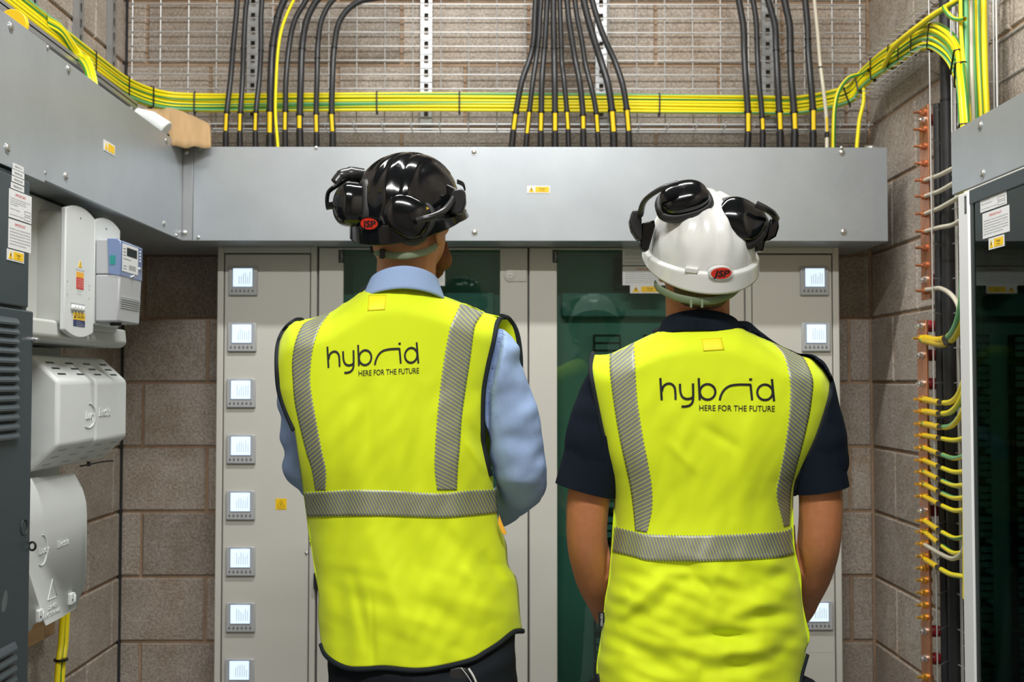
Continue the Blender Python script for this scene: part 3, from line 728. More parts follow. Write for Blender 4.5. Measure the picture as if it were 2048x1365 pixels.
for y0, pts, l in ((361, [(1880,350,3.15),(1900,340,3.0),(1914,333,2.9)], 'topmost'), (393, [(1880,382,3.15),(1900,371,3.0),(1914,362,2.9)], 'second from the top'),
                   (428, [(1880,416,3.15),(1905,402,3.0),(1928,388,2.85)], 'third from the top'), (463, [(1880,455,3.15),(1905,450,3.0),(1928,437,2.85)], 'fourth from the top'),
                   (580, [(1880,577,3.15),(1898,586,3.0),(1912,602,2.92),(1920,622,2.88)], 'lowest, bending down'), (1090, [(1880,1108,3.15),(1903,1118,3.0),(1920,1112,2.9),(1930,1095,2.86)], '')):
    bar_cable(y0, pts, WC+l if l else 'cream earth cable sagging from the lower copper bar', .0062, 'wcable', False)
# ---------------- odds and ends on the trunking ----------------
d = at(25, 48, 2.62); t = thing('yellow_reel', (d.x, d.y, ZTT), 'yellow round disc standing behind the top edge of the far left trunking', 'disc')
MB().tube([d+V((0, -.004, 0)), d+V((0, .012, 0))], .034, 32).build('disc', M['yel'], t, bevel=.002)
# card roll lying in the corner
t = thing('cardboard_piece', at(350, 290, 3.45), 'crumpled brown cardboard lying on the trunking in the left corner', 'cardboard')
cb = [(276,218),(300,219),(352,217),(372,226),(410,246),(424,252),(419,296),(380,300),(340,298),(337,262),(300,240)]
def cardf(u, v):
    # folded band: rows run from the front edge over the crest to the back
    px = 284+138*u; top = lerp_tab([(284,219),(300,220),(352,217),(372,226),(424,250)], px); bot = lerp_tab([(284,236),(340,268),(345,293),(424,296)], px)
    if v < .5: k = v/.5; p = at(px, bot+(top-bot)*math.sin(k*math.pi/2)**.9, 3.42+.14*u+.10*k)
    else: k = (v-.5)/.5; p = at(px, top, 3.52+.14*u+.06*k); p.z -= .10*k*k
    c = round(u*5)*.7; p.y += .022*abs(((u*3.3+v*.6) % 1)-.5)*2 - .012; p.z += .006*noise.noise(V((u*7, v*5, 3)))
    return p
solid(MB().grid(22, 18, cardf).build('folded_sheet', M['card'], t, smooth=18), .003)
t = thing('white_roll', at(310, 270, 3.4), 'white paper roll end poking out under the brown cardboard', 'roll')
MB().tube([at(270, 228, 3.42), at(300, 240, 3.42), at(332, 262, 3.42)], [.02, .028, .03], 20).build('roll', M['white'], t, bevel=.004)
g = at(1742, 292, 3.70); t = thing('cable_gland', (g.x, g.y, ZTT), 'silver round gland on the right end of the back trunking', 'gland')
MB().tube([(g.x, g.y, ZTT), (g.x, g.y, ZTT+.022), (g.x, g.y, ZTT+.028)], [.026, .026, .018], 24).build('gland_body', M['bolt'], t)
# ---------------- cabinets on the back wall ----------------
YC0 = 3.76
def X(px, py=765, Y=YC0): return at(px, py, Y).x
def Z(py, Y=YC0): return at(1010, py, Y).z
ZCT = Z(494)
IMPORTANT1 = ['This installation should be periodically inspected and tested', 'and a report on its condition obtained, as prescribed in', 'the IET Wiring Regulations BS 7671 Requirements for', 'Electrical Installations.']
IMPORTANT2 = ['This installation, or part of it, is protected by a device which', 'automatically switches off the supply if an earth fault develops.', 'Test quarterly by pressing the button marked "T" or "Test". The', 'device should switch off the supply and should then be switched', 'on to restore the supply. If the device does not switch off the', 'supply when the button is pressed, seek expert advice.']
def notice(parent, P, w, h, kind):
    """white IMPORTANT notice; P at its lower left"""
    b = MB(); P.rect(b, 0, 0, w, h, .0008); o = b.build('notice', M['paper'], parent)
    b = MB(); P.text(b, 'IMPORTANT', w/2, h*.80, h*.10, width=w*.46, align='c', o=.0011); b.build('red_heading', M['redink'], o)
    b = MB()
    if kind == 1:
        for i, l in enumerate(IMPORTANT1): P.text(b, l, w*.05, h*(.68-i*.075), h*.045, width=w*(.86 if i < 3 else .34)*(1, .8, .82, 1)[i], o=.0011)
        P.text(b, 'Date of last inspection', w*.05, h*.30, h*.045, width=w*.42, o=.0011)
        P.text(b, 'Recommended date of next inspection', w*.05, h*.10, h*.045, width=w*.60, o=.0011)
        for y in (.26, .07):
            for (x0, y0, x1, y1) in ((.68, y, .95, y+.008), (.68, y+.12, .95, y+.128), (.68, y, .684, y+.128), (.946, y, .95, y+.128)): P.rect(b, w*x0, h*y0, w*x1, h*y1, .0003, .0009)
    else:
        for i, l in enumerate(IMPORTANT2): P.text(b, l, w*.05, h*(.66-i*.105), h*.052, width=w*(.9 if i < 5 else .72), o=.0011)
    b.build('lettering', M['greyink'], o); return o
def lug(t, p, r=.004): return bolt(t, p, (0, -1, 0), r)
def meter(parent, px, py, face=YC0):
    """96 mm panel meter: bezel, lit display, six buttons"""
    c = at(px, py, face); s = .047
    b = MB(); b.box(c.x-s, c.x+s, face-.010, face, c.z-s, c.z+s); o = b.build('power_meter', M['bezel'], parent, bevel=.003)
    P = Plane((c.x, face-.010, c.z), (1, 0, 0), (0, 0, 1))
    b = MB(); P.rect(b, -.033, -.020, .033, .043, .0016); b.build('display_surround', M['meterb'], o)
    b = MB(); P.rect(b, -.0315, -.0185, .0315, .0415, .0007, .0016); b.build('display', M['screen'], o)
    b = MB()
    for i in range(6):
        x = -.035+.0135*i; b.cyl(P.p(x, -.033, 0), P.p(x, -.033, .0016), .0032, 10); P.rect(b, x-.001, -.0285, x+.001, -.026, .0003)
    b.build('buttons', M['greyink'], o)
    b = MB(); P.rect(b, -.036, .044, -.018, .0453, .0004); P.rect(b, .022, .044, .036, .0453, .0004)
    rr = random.Random(px*7+py)
    for i in range(6): P.rect(b, -.012+.007*i, -.010, -.0105+.007*i, .030-.004*rr.random()*4, .0002, .0024)
    b.build('display_marks', M['bezel'], o, kind='stuff')
    return o
def cabinet(x0, x1, label, zb=.08):
    t = thing('distribution_cabinet', ((x0+x1)/2, 3.9, zb), label, 'cabinet')
    return t
PH = Matrix.Identity(3)
def carcass(t, a, c, depth0=YC0+.012, zt=ZCT, zb=.08):
    mb = MB(); e = .0015
    mb.box(a+e, a+.0135, depth0, YB-.003, zb, zt).box(c-.0135, c-e, depth0, YB-.003, zb, zt).box(a+.0135, c-.0135, depth0, YB-.003, zt-.014, zt).box(a+.0135, c-.0135, depth0, YB-.003, zb, zb+.014).box(a+.0135, c-.0135, YB-.018, YB-.003, zb+.014, zt-.014)
    mb.build('carcass', M['cream'], t, bevel=.0015)
# A: left meter cabinet
a, c = X(432, 765), X(634); t = cabinet(a, c, 'narrow cream cabinet at the left with a column of eight lit meters')
carcass(t, a, c)
fl, fr_ = a+.022, c-.022; zt, zb = Z(509), .12
mb = MB(); mb.box(a+.002, fl, YC0-.001, YC0+.012, .08, ZCT-.001).box(fr_, c-.002, YC0-.001, YC0+.012, .08, ZCT-.001).box(fl, fr_, YC0-.001, YC0+.012, zt+.004, ZCT-.001).box(fl, fr_, YC0-.001, YC0+.012, .08, zb-.004)
mb.build('frame', M['cream'], t, bevel=.002)
MB().box(fl+.003, fr_-.003, YC0+.001, YC0+.011, zb, zt).build('door', M['cream'], t, bevel=.003)
FA = YC0+.001
for px, py in ((487,563),(485,675),(483,787),(483,899),(482,1011),(482,1123),(482,1235),(480,1347),(480,1459)): meter(t, px, py, FA)
p = at(551, 1020, FA); P = Plane(p, (1,0,0), (0,0,1)); s = 22*YC0/F
mb = MB(); P.rect(mb, 0, 0, s, s, .0008); o = mb.build('warning_label', M['yel'], t)
mb = MB(); w3 = s*.09
def tri_ring(mb, P, cx, cy, R, wd, o):
    pts = [(cx+R*math.sin(k*2.0944), cy+R*math.cos(k*2.0944)) for k in range(3)]; inn = [(cx+(R-wd*2)*math.sin(k*2.0944), cy+(R-wd*2)*math.cos(k*2.0944)) for k in range(3)]
    for k in range(3):
        j = (k+1) % 3; mb.poly([P.p(*pts[j], o), P.p(*pts[k], o), P.p(*inn[k], o), P.p(*inn[j], o)])
def bolt_mark(mb, P, cx, cy, h, o):
    c_ = [(.02, .5), (-.16, .02), (0, .02), (-.10, -.5), (.18, .10), (.02, .10), (.14, .5)]
    mb.poly([P.p(cx+h*x, cy+h*y, o) for x, y in c_][::-1])
tri_ring(mb, P, s/2, s*.46, s*.40, .0008, .0011); bolt_mark(mb, P, s/2, s*.45, s*.36, .0011); P.rect(mb, s*.2, s*.08, s*.8, s*.11, .0002, .0009); mb.build('warning_mark', M['ink'], o)
lug(t, at(613, 1107, FA), .0045)
mb = MB(); q = at(637, 1162, YC0); mb.box(q.x-.014, q.x+.010, YC0-.016, YC0-.001, q.z-.026, q.z+.026); mb.build('handle', M['satin'], t, bevel=.002)
# D: right meter cabinet
a, c = X(1491), X(1681); t = cabinet(a, c, 'narrow cream cabinet with lit meters behind the man in the white helmet')
carcass(t, a, c)
fl, fr_ = a+.022, c-.022
mb = MB(); mb.box(a+.002, fl, YC0-.001, YC0+.012, .08, ZCT-.001).box(fr_, c-.002, YC0-.001, YC0+.012, .08, ZCT-.001).box(fl, fr_, YC0-.001, YC0+.012, zt+.004, ZCT-.001).box(fl, fr_, YC0-.001, YC0+.012, .08, zb-.004)
mb.build('frame', M['cream'], t, bevel=.002)
MB().box(fl+.003, fr_-.003, YC0+.001, YC0+.011, zb, zt).build('door', M['cream'], t, bevel=.003)
for px, py in ((1628,563),(1631,675),(1632,787),(1633,899),(1634,1011),(1634,1120),(1636,1231)): meter(t, px, py, FA)
P = Plane(at(1590, 1365, FA), (1,0,0), (0,0,1)); mb = MB()
for (x0, y0, x1, y1) in ((0,0,.13,.0015),(0,.096,.13,.0975),(0,0,.0015,.0975),(.1285,0,.13,.0975)): P.rect(mb, x0, y0, x1, y1, .0006)
mb.build('embossed_frame', M['cream'], t)
# B, C: glazed cabinets
def glazed(px0, px1, wx0, wx1, label, lock, seed):
    a, c = X(px0), X(px1); t = cabinet(a, c, label); carcass(t, a, c)
    g0, g1 = X(wx0), X(wx1); gt, gb = Z(500), .16; zt, zb = ZCT-.004, .085; f = YC0-.004
    mb = MB()
    mb.box(a+.003, g0, f, YC0+.010, zb, zt).box(g1, c-.003, f, YC0+.010, zb, zt).box(g0, g1, f, YC0+.010, gt, zt).box(g0, g1, f, YC0+.010, zb, gb)
    mb.build('door_frame', M['cream'], t, bevel=.0025)
    o = MB().box(g0-.004, g1+.004, YC0+.0005, YC0+.0045, gb-.004, gt+.004).build('window_pane', M['glass'], t)
    # inside: backing plate, breaker rows behind cut-outs, bus cover
    MB().box(a+.015, c-.015, YC0+.13, YC0+.135, .1, ZCT-.016).build('inner_panel', M['innerp'], t)
    rr = random.Random(seed); mb = MB(); ml = MB(); cx = (g0+g1)/2
    for row, zc in enumerate([1.52-.1*k for k in range(13)]):
        for sgn in (-1, 1):
            xa = cx+sgn*.085; mb.box(xa-.045, xa+.045, YC0+.085, YC0+.13, zc-.04, zc+.04)
            for k in range(3):
                ml.box(xa-.04, xa+.04, YC0+.078, YC0+.085, zc-.036+.025*k, zc-.018+.025*k)
    mb.build('breaker_bank', M['innerd'], t, kind='stuff', bevel=.001); ml.build('breaker_bodies', M['bezel'], t, kind='stuff')
    MB().box(g0+.02, g1-.02, YC0+.09, YC0+.13, 1.62, 1.70).build('terminal_cover', M['bezel'], t, bevel=.004)
    MB().box(cx-.06, cx+.06, YC0+.07, YC0+.13, 1.71, 1.82).build('main_switch', M['innerd'], t, bevel=.004)
    # small black maker's plate at the top left of the window
    P = Plane(at(wx0-9, 526, f), (1,0,0), (0,0,1)); s = YC0/F
    mb = MB(); P.rect(mb, 0, 0, 11*s, 26*s, .0012); o = mb.build('name_plate', M['innerd'], t)
    P2 = Plane(P.p(7.5*s, 3*s, 0), (0,0,1), (-1,0,0)); P2.N = P.N; mb = MB(); P2.text(mb, 'hager', 0, 0, 5*s, width=20*s, o=.0016); mb.build('lettering', M['bezel'], o)
    if lock:
        p = at(lock[0], lock[1], f); mb = MB()
        mb.tube([p, p+V((0,-.004,0)), p+V((0,-.005,0))], [.020,.020,.017], 24); mb.box(p.x, p.x+.054, f-.004, f, p.z-.019, p.z+.019); o = mb.build('lock_plate', M['cream'], t, bevel=.001)
        mb = MB(); mb.cyl(p+V((0,-.005,0)), p+V((0,-.008,0)), .009, 20); mb.build('lock_barrel', M['bolt'], o)
        mb = MB(); mb.box(p.x-.004, p.x+.004, f-.0085, f-.008, p.z-.001, p.z+.001); mb.build('key_slot', M['ink'], o)
    # notices on the glass
    gx = {635: 1, 1057: 0}[px0]
    return t, f
t, f = glazed(635, 1057, 686, 1000, 'cream cabinet with a green glass door behind the man in the black helmet', (1020, 552), 3)
s = YC0/F
notice(t, Plane(at(786, 535, f+.0042), (1,0,0), (0,0,1)), 104*s, 36*s, 1); notice(t, Plane(at(786, 572, f+.0042), (1,0,0), (0,0,1)), 104*s, 36*s, 2)
t, f = glazed(1057, 1491, 1114, 1428, 'cream cabinet with a green glass door between the two men', (1450, 552), 5)
notice(t, Plane(at(1245, 531, f+.0042), (1,0,0), (0,0,1)), 104*s, 45*s, 1); notice(t, Plane(at(1245, 571, f+.0042), (1,0,0), (0,0,1)), 104*s, 38*s, 2)
warn_sticker(t, Plane(at(1260, 587, f+.0042), (1,0,0), (0,0,1)), 62*s, 16*s)
# ---------------- dark louvred cabinet on the left ----------------
XD = -1.0
t = thing('dark_cabinet', (-1.15, 2.0, 0), 'dark grey louvred switchgear cabinet with white notices at the left edge', 'cabinet')
ZD = 1.833; zdoor = atX(60, 617, XD).z
MB().box(XL+.01, XD-.012, 1.5, 2.436, 0, ZD).build('carcass', M['dark'], t, bevel=.003)
Yd = atX(59, 500, XD).y
mb = MB(); mb.box(XD-.012, XD, 1.6, Yd, zdoor, ZD-.012); mb.build('upper_door', M['dark'], t, bevel=.004)
Yl = atX(66, 700, XD+.002).y; lowd = MB().box(XD-.012, XD+.002, 1.6, Yl, .1, zdoor-.006).build('lower_door', M['dark'], t, bevel=.003)
def louvre(px1, py0, py1):
    ya = 1.9; yb = atX(px1, (py0+py1)/2, XD).y; z1_, z0_ = atX(px1, py0, XD).z, atX(px1, py1, XD).z; h = z1_-z0_; x = XD+.002
    mb = MB(); b = len(mb.v)
    sec = [(x, z0_), (x+.009, z0_+h*.10), (x+.0095, z0_+h*.35), (x+.004, z0_+h*.85), (x, z0_+h)]
    for y, k in ((ya, 1), (yb-.010, 1), (yb-.003, .75), (yb, 0)): mb.v += [V((x+(sx-x)*k, y, z0_+h*.5+(sz-z0_-h*.5)*(1 if k == 1 else .9))) for sx, sz in sec]
    n = len(sec)
    for j in range(3):
        for i in range(n-1): mb.face((b+j*n+i, b+(j+1)*n+i, b+(j+1)*n+i+1, b+j*n+i+1))
        mb.face((b+j*n+n-1, b+(j+1)*n+n-1, b+(j+1)*n, b+j*n))
    mb.face((b, b+1, b+2, b+3, b+4))
    mb.build('louvre', M['dark'], lowd, smooth=30)
for k in range(13): louvre(33, 642+18.75*k-5, 658+18.75*k-4)
for k in range(8): louvre(28, 1283+21*k, 1302+21*k)
# notices, tags
def PL(px, py, o=.0006): return Plane(atX(px, py, XD+o), (0, 1, 0), (0, 0, 1))
ya = 2.317
def tagl(py_top, py_bot, px0, px1, txt):
    p0 = atX(px0, 765, XD); p1 = atX(px1, 765, XD); z1_ = atX(px1, py_top, XD).z; z0_ = atX(px1, py_bot, XD).z
    P = Plane((XD+.0002, p0.y, z0_), (0, 1, 0), (0, 0, 1)); w_ = p1.y-p0.y; h = z1_-z0_; mb = MB(); P.rect(mb, 0, 0, w_, h, .0008); o = mb.build('name_tag', M['paper'], t)
    mb = MB(); P.text(mb, txt, w_*.5, h*.33, h*.36, width=w_*.66, align='c', o=.0012); mb.build('lettering', M['greyink'], o)
tagl(332, 343, 18.5, 40, 'BEMCO C'); tagl(345, 357, 17, 41.5, 'FEEDING B5'); tagl(358.5, 370, 16.5, 41.5, 'FEEDING B8'); tagl(372, 384, 15, 41.5, 'FEEDING B11')
yR = atX(57, 765, XD).y; wN = .110
zt1, zb1 = atX(57, 392, XD).z, atX(56.5, 447, XD).z; zt2, zb2 = atX(56, 449.5, XD).z, atX(55.5, 506, XD).z
notice(t, Plane((XD+.0002, yR-wN, zb1), (0,1,0), (0,0,1)), wN, zt1-zb1, 1); notice(t, Plane((XD+.0002, yR-wN, zb2), (0,1,0), (0,0,1)), wN, zt2-zb2, 2)
y0_, y1_ = atX(9, 765, XD).y, atX(43, 765, XD).y; zz0, zz1 = atX(43, 527, XD).z, atX(43, 506, XD).z
warn_sticker(t, Plane((XD+.0002, y0_, zz0), (0,1,0), (0,0,1)), y1_-y0_, zz1-zz0+.001)
p = atX(66, 680, XD+.002); mb = MB(); mb.cyl(p+V((0,-.004,0)), p+V((.010,-.004,0)), .0055, 14); mb.cyl(p+V((.010,-.004,0)), p+V((.014,-.004,0)), .0035, 10); mb.build('door_fastener', M['bolt'], t)
p = atX(61, 1093, XD+.003); mb = MB(); ring = [p+V((.004+.007*math.cos(a), -.001, .0085*math.sin(a))) for a in [k*math.pi/10 for k in range(21)]]; mb.tube(ring, .0024, 8, caps=False); mb.build('padlock_ring', M['tie'], t)
p = atX(48, 1055, XD+.002); mb = MB(); ring = [p+V((.0008, .016*math.cos(a), .016*math.sin(a))) for a in [k*math.pi/14 for k in range(29)]]; mb.tube(ring, .0009, 6, caps=False); mb.build('knockout', M['innerd'], t)
q = cr([(5,1200),(12,1180),(15,1195),(12,1215),(8,1225),(3,1222)], 4, True); b = MB(); b.prism([atX(x, y, XD+.0021) for x, y in q], (.0002, 0, 0)); b.build('scuff', mat('scuff_mark', (.10, .12, .125), .6), t)
# ---------------- white meter board ----------------
XB = -1.098; XF = -1.03
t = thing('meter_board', (-1.2, 2.9, 1.49), 'large pale moulded meter board on the left wall under the trunking', 'meter board')
zt_ = 1.838; zb_ = atX(66, 684, XB).z; yf = atX(217, 694, XB).y
mb = MB()
MB().box(XL+.002, XB, 2.50, yf, zb_, zt_).build('base_board', M['offw'], t, bevel=.006)
# raised cover housing with rounded shoulders
def rr_prism(mb, x0, x1, y0, y1, z0, z1, r, top=None):
    pts = []
    for (cy, cz, a0) in ((y0+r, z0+r, 180), (y1-r, z0+r, 270), (y1-r, z1-r, 0), (y0+r, z1-r, 90)):
        for k in range(7):
            a = math.radians(a0+15*k); pts.append(V((x0, cy+r*math.cos(a), cz+r*math.sin(a))))
    return mb.prism(pts, (x1-x0, 0, 0))
yA = atX(130, 600, XF).y; yBm = atX(188, 600, XF).y; yCm = atX(240, 600, XF).y
def arch_panel(y0, y1, z0, z1, arch_t, arch_b, x0, x1):
    pts = []; n = 12
    for k in range(n+1):
        u = k/n; pts.append(V((x0, y0+(y1-y0)*u, z0-arch_b*(1-(2*u-1)**2))))
    for k in range(n+1):
        u = 1-k/n; pts.append(V((x0, y0+(y1-y0)*u, z1+arch_t*(1-(2*u-1)**2))))
    return MB().prism(pts, (x1-x0, 0, 0))
zc1 = atX(188, 437, XF).z; zc0 = atX(130, 658, XF).z
mb = MB(); rr_prism(mb, XB-.01, XF-.012, yA+.004, yCm+.02, zc0+.006, zc1-.002, .02); mb.build('cover_housing', M['offw'], t, bevel=.004)
pan = arch_panel(yA, yBm-.001, zc0-.002, zc1, .016, .016, XF-.013, XF).build('cover_panel', M['white'], t, bevel=.003)
arch_panel(yBm+.001, yCm, zc0+.02, zc1-.004, .018, 0, XF-.013, XF-.001).build('cover_panel', M['white'], t, bevel=.003)
# lower tray: flared lip along the foot of the board
mb = MB(); mb.prism([V((XB, 2.55, zb_)), V((XB, 2.55, zb_+.055)), V((XF-.02, 2.55, zb_+.05)), V((XF-.016, 2.55, zb_+.012)), V((XF-.03, 2.55, zb_))], (0, yf-2.55-.002, 0)); mb.build('foot_lip', M['offw'], t, bevel=.006)
mb = MB(); a_ = atX(217, 694, XB); mb.prism([V((XB, yf-.002, zb_)), V((XB, yf-.002, zb_+.055)), V((XB, atX(252, 658, XB).y, zb_+.055)), V((XB, atX(236, 672, XB).y, zb_+.028))], (-.02, 0, 0)); mb.build('side_bracket', M['offw'], t, bevel=.002)
# details on the front panel
PF = Plane((XF+.0001, yA, zc0), (0, 1, 0), (0, 0, 1)); wF = yBm-yA
def fy(px): return atX(px, 600, XF).y - yA
def fz(px, py): return atX(px, py, XF).z - zc0
mb = MB(); mb.prism([PF.p(fy(155.5), fz(160, 535)), PF.p(fy(163), fz(160, 535)), PF.p(fy(159.2), fz(160, 520))], PF.N*.0006); o = mb.build('warning_triangle', M['yel'], t)
mb = MB(); bolt_mark(mb, PF, fy(159.3), fz(160, 529), .010, .0009); mb.build('warning_mark', M['ink'], o)
mb = MB(); PF.text(mb, 'CUSTOMER WARNING', fy(159), fz(160, 542), .0028, width=fy(168)-fy(150), align='c'); PF.text(mb, 'LIVE WORKING', fy(158), fz(160, 584), .002, width=.03, align='c'); PF.text(mb, 'For help call', fy(158), fz(160, 590), .002, width=.03, align='c'); mb.build('lettering', M['greyink'], t)
mb = MB(); PF.rect(mb, fy(152), fz(160, 556), fy(166.5), fz(160, 545), .0006); mb.build('orange_label', M['orange'], t)
mb = MB(); PF.rect(mb, fy(152), fz(160, 579), fy(166.5), fz(160, 556.5), .0006); o = mb.build('red_label', M['red'], t)
mb = MB()
for k, tx in enumerate(('DO NOT REMOVE', 'THIS COVER', 'UNLESS THE', 'SUPPLY IS OFF')): PF.text(mb, tx, fy(159.2), fz(160, 561.5+4.6*k), .0022, width=(fy(166)-fy(153))*.9, align='c', o=.0008)
mb.build('lettering', M['paper'], o)
# knob window
mb = MB(); PF.rect(mb, fy(141), fz(155, 627), fy(169), fz(155, 607), .0004); mb.build('knob_recess', M['bezel'], t)
for k in range(4):
    p = PF.p(fy(144.5+6.4*k), fz(155, 618)+.001, 0); mb = MB(); mb.tube([p, p+PF.N*.006, p+PF.N*.008], [.0075, .007, .005], 16); mb.build('fuse_knob', M['white'], t)
mb = MB(); PF.rect(mb, fy(147), fz(160, 641), fy(170), fz(160, 626), .0006); o = mb.build('caution_label', M['yel'], t)
mb = MB(); PF.text(mb, 'Caution', fy(160.5), fz(160, 637), .0085, width=fy(168.5)-fy(152.5), align='c', o=.0008); mb.prism([PF.p(fy(148), fz(160, 638), .0006), PF.p(fy(151.5), fz(160, 638), .0006), PF.p(fy(149.8), fz(160, 631), .0006)], PF.N*.0002); mb.build('lettering', M['ink'], o)
mb = MB(); PF.rect(mb, fy(147), fz(160, 654), fy(170), fz(160, 641.2), .0006); o = mb.build('blue_label', M['blue'], t)
mb = MB()
for k, tx in enumerate(('Two or more', 'sources of supply', 'may be present here')): PF.text(mb, tx, fy(153), fz(160, 645+3.6*k), .0022, width=(fy(169)-fy(153.5))*(.5, .8, 1)[k], o=.0008)
mb.build('lettering', M['paper'], o)
for px, py in ((159, 436),): mb = MB(); mb.cyl(PF.p(fy(px), fz(px, py)), PF.p(fy(px), fz(px, py), .0008), .0024, 10); mb.build('screw', M['greyink'], t)
for px, py in ((134, 562), (134, 588), (178, 572), (178, 579), (178, 597)):
    mb = MB(); mb.cyl(PF.p(fy(px), fz(px, py)), PF.p(fy(px), fz(px, py), .0006), .0026, 10); mb.build('peg_hole', M['bezel'], t)
mb = MB(); mb.cyl(PF.p(fy(211), fz(211, 457)), PF.p(fy(211), fz(211, 457), .0008), .0024, 10); mb.build('screw', M['greyink'], t)
# ---------------- electricity meter ----------------
XM = -.9675
t = thing('electricity_meter', (-1.0, 2.97, 1.48), 'grey electricity meter with a blue clear cover mounted on the meter board', 'electricity meter')
ym0, ym1 = atX(240, 600, XM).y, atX(283, 600, XM).y
zt_, zm_, zb2_ = atX(240, 478, XM).z, atX(240, 549, XM).z, atX(237, 643, XM).z
def taper(y0, y1, z0, z1, x0, xa, xb): # front leans from xb (bottom) to xa (top)
    mb = MB(); return mb.prism([V((x0, y0, z0)), V((xb, y0, z0)), V((xa, y0, z1)), V((x0, y0, z1))], (0, y1-y0, 0))
taper(ym0, ym1, zb2_, zm_, XF, XM, XM-.005).build('terminal_cover', M['meterg'], t, bevel=.004)
taper(ym0, ym1, zm_+.0008, zt_, XF, XM-.026, XM-.02).build('body', M['meterg'], t, bevel=.003)
mb = MB(); mb.prism([V((XM-.030, ym0-.0015, zm_+.001)), V((XM+.001, ym0-.0015, zm_-.004)), V((XM+.001, ym0-.0015, zt_-.004)), V((XM-.010, ym0-.0015, zt_+.002)), V((XM-.034, ym0-.0015, zt_+.002))], (0, ym1-ym0+.003, 0)); mb.build('clear_cover', M['meterb'], t, bevel=.002)
PM = Plane((XM+.0012, ym0, zm_), (0, 1, 0), (0, 0, 1)); hm = zt_-zm_-.006; wm = ym1-ym0
mb = MB(); PM.rect(mb, wm*.06, hm*.12, wm*.78, hm*.97, .0006); o = mb.build('name_plate', M['paper'], t)
mb = MB(); PM.rect(mb, wm*.25, hm*.62, wm*.72, hm*.88, .0004, .0006); mb.build('display', M['lcd'], o)
mb = MB()
for (x0, y0, x1, y1) in ((.10,.80,.2,.83),(.10,.70,.2,.73),(.10,.60,.2,.63),(.1,.50,.45,.52),(.1,.2,.25,.22),(.1,.28,.25,.3)): PM.rect(mb, wm*x0, hm*y0, wm*x1, hm*y1, .0002, .0006)
for k in range(8): PM.rect(mb, wm*(.36+.04*k), hm*.2, wm*(.38+.04*k), hm*.36, .0002, .0006)
mb.build('printing', M['greyink'], o)
for k in range(4):
    mb = MB(); p = PM.p(wm*.88, hm*(.88-.1*k), 0); mb.cyl(p, p+PM.N*.0015, .0028, 10); mb.build('indicator', M['paper'], t)
mb = MB(); p = PM.p(wm*.9, hm*.33, 0); mb.cyl(p, p+PM.N*.003, .006, 14); mb.build('seal_knob', M['bolt'], t)
mb = MB(); p = PM.p(wm*.52, hm*.02, 0); mb.tube([p+V((0,-.012,-.002)), p+V((.004,0,.003)), p+V((0,.012,-.002))], .0018, 8); mb.build('seal_wire', M['wtie'], t)
mb = MB(); mb.box(XM-.026, XM-.012, ym0-.0024, ym0-.0012, zm_+hm*.30, zm_+hm*.58); mb.build('green_terminal', M['teal'], t)
mb = MB()
for k in range(6):
    z = zb2_+(zm_-zb2_)*(.30+.045*k); mb.box(XM-.0045+.0008*k, XM-.0015+.0008*k, ym0+.012, ym1-.012, z, z+.0022)
mb.build('grip_ribs', M['meterg'], t, bevel=.0008)
mb = MB(); mb.tube([V((XM-.03, ym0+.06, zb2_+.002)), V((XM-.03, ym0+.06, zb2_-.008))], [.016, .014], 16); mb.build('cable_entry', M['satin'], t)
# ---------------- cut-out units ----------------
XU = -1.05
t = thing('cutout_unit', (-1.2, 2.9, 1.18), 'white slotted plastic cut-out housing with a raised crescent logo on the left wall', 'cut-out')
yn, yfu = atX(118, 800, XU).y, atX(254, 800, XU).y
za, zb3 = atX(118, 762, XU).z, atX(118, 893, XU).z; XS = -1.112; ztp, zbt = za+.062, zb3-.062
prof = [(XL+.003, ztp), (XS-.004, ztp), (XU, za), (XU, zb3), (XS-.004, zbt), (XL+.003, zbt)]
yh = (yn+yfu)/2
for (y0, y1) in ((yn, yh-.0012), (yh+.0012, yfu)):
    mb = MB(); mb.prism([V((x, y0, z)) for x, z in prof], (0, y1-y0, 0)); mb.build('housing_half', M['white'], t, bevel=.010, segs=4)
mb = MB(); mb.prism([V((x-(.004 if x > -1.2 else 0), yh-.003, z-(.003 if z > 1.4 else -.003))) for x, z in prof], (0, .006, 0)); mb.build('centre_seam', M['white'], t, bevel=.008, segs=3)
def slot_on(y, s, top):
    """vent slot on the sloping face; s = 0..1 down the slope"""
    A = V((XS-.004, 0, ztp)) if top else V((XU, 0, zb3)); B = V((XU, 0, za)) if top else V((XS-.004, 0, zbt))
    p = A.lerp(B, s); p.y = y; d = (B-A).normalized(); n = V((-d.z, 0, d.x)); n = n if n.x > 0 else -n
    mb = MB(); mb.obox(p+n*.0003, V((0, 1, 0)), d, n, .024, .0026, .0006); return mb
for top in (True, False):
    for r in range(3):
        for cix in range(4):
            y = yn + (yfu-yn)*(.12+.25*cix) ; slot_on(y, .30+.22*r if top else .2+.28*r, top).build('vent_slot', M['innerd'] if top else M['bezel'], t)
def crescent(P, cx, cy, R, o=0.0, th=.003, xs=.8):
    out = [(cx+R*math.cos(a)*xs, cy+R*math.sin(a)) for a in [math.radians(88-k*205/16) for k in range(17)]]
    inn = [(cx-.10*R*xs+R*.95*math.cos(a)*xs, cy+R*.985*math.sin(a)) for a in [math.radians(-116+k*203/16) for k in range(17)]]
    mb = MB(); n = len(out); q = [P.p(x, y, o) for x, y in out+inn]
    for i in range(16):
        a, b_, c_, d_ = out[i], out[i+1], inn[15-i], inn[16-i]
        mb.prism([P.p(*a, o), P.p(*b_, o), P.p(*c_, o), P.p(*d_, o)], P.N*th)
    return mb
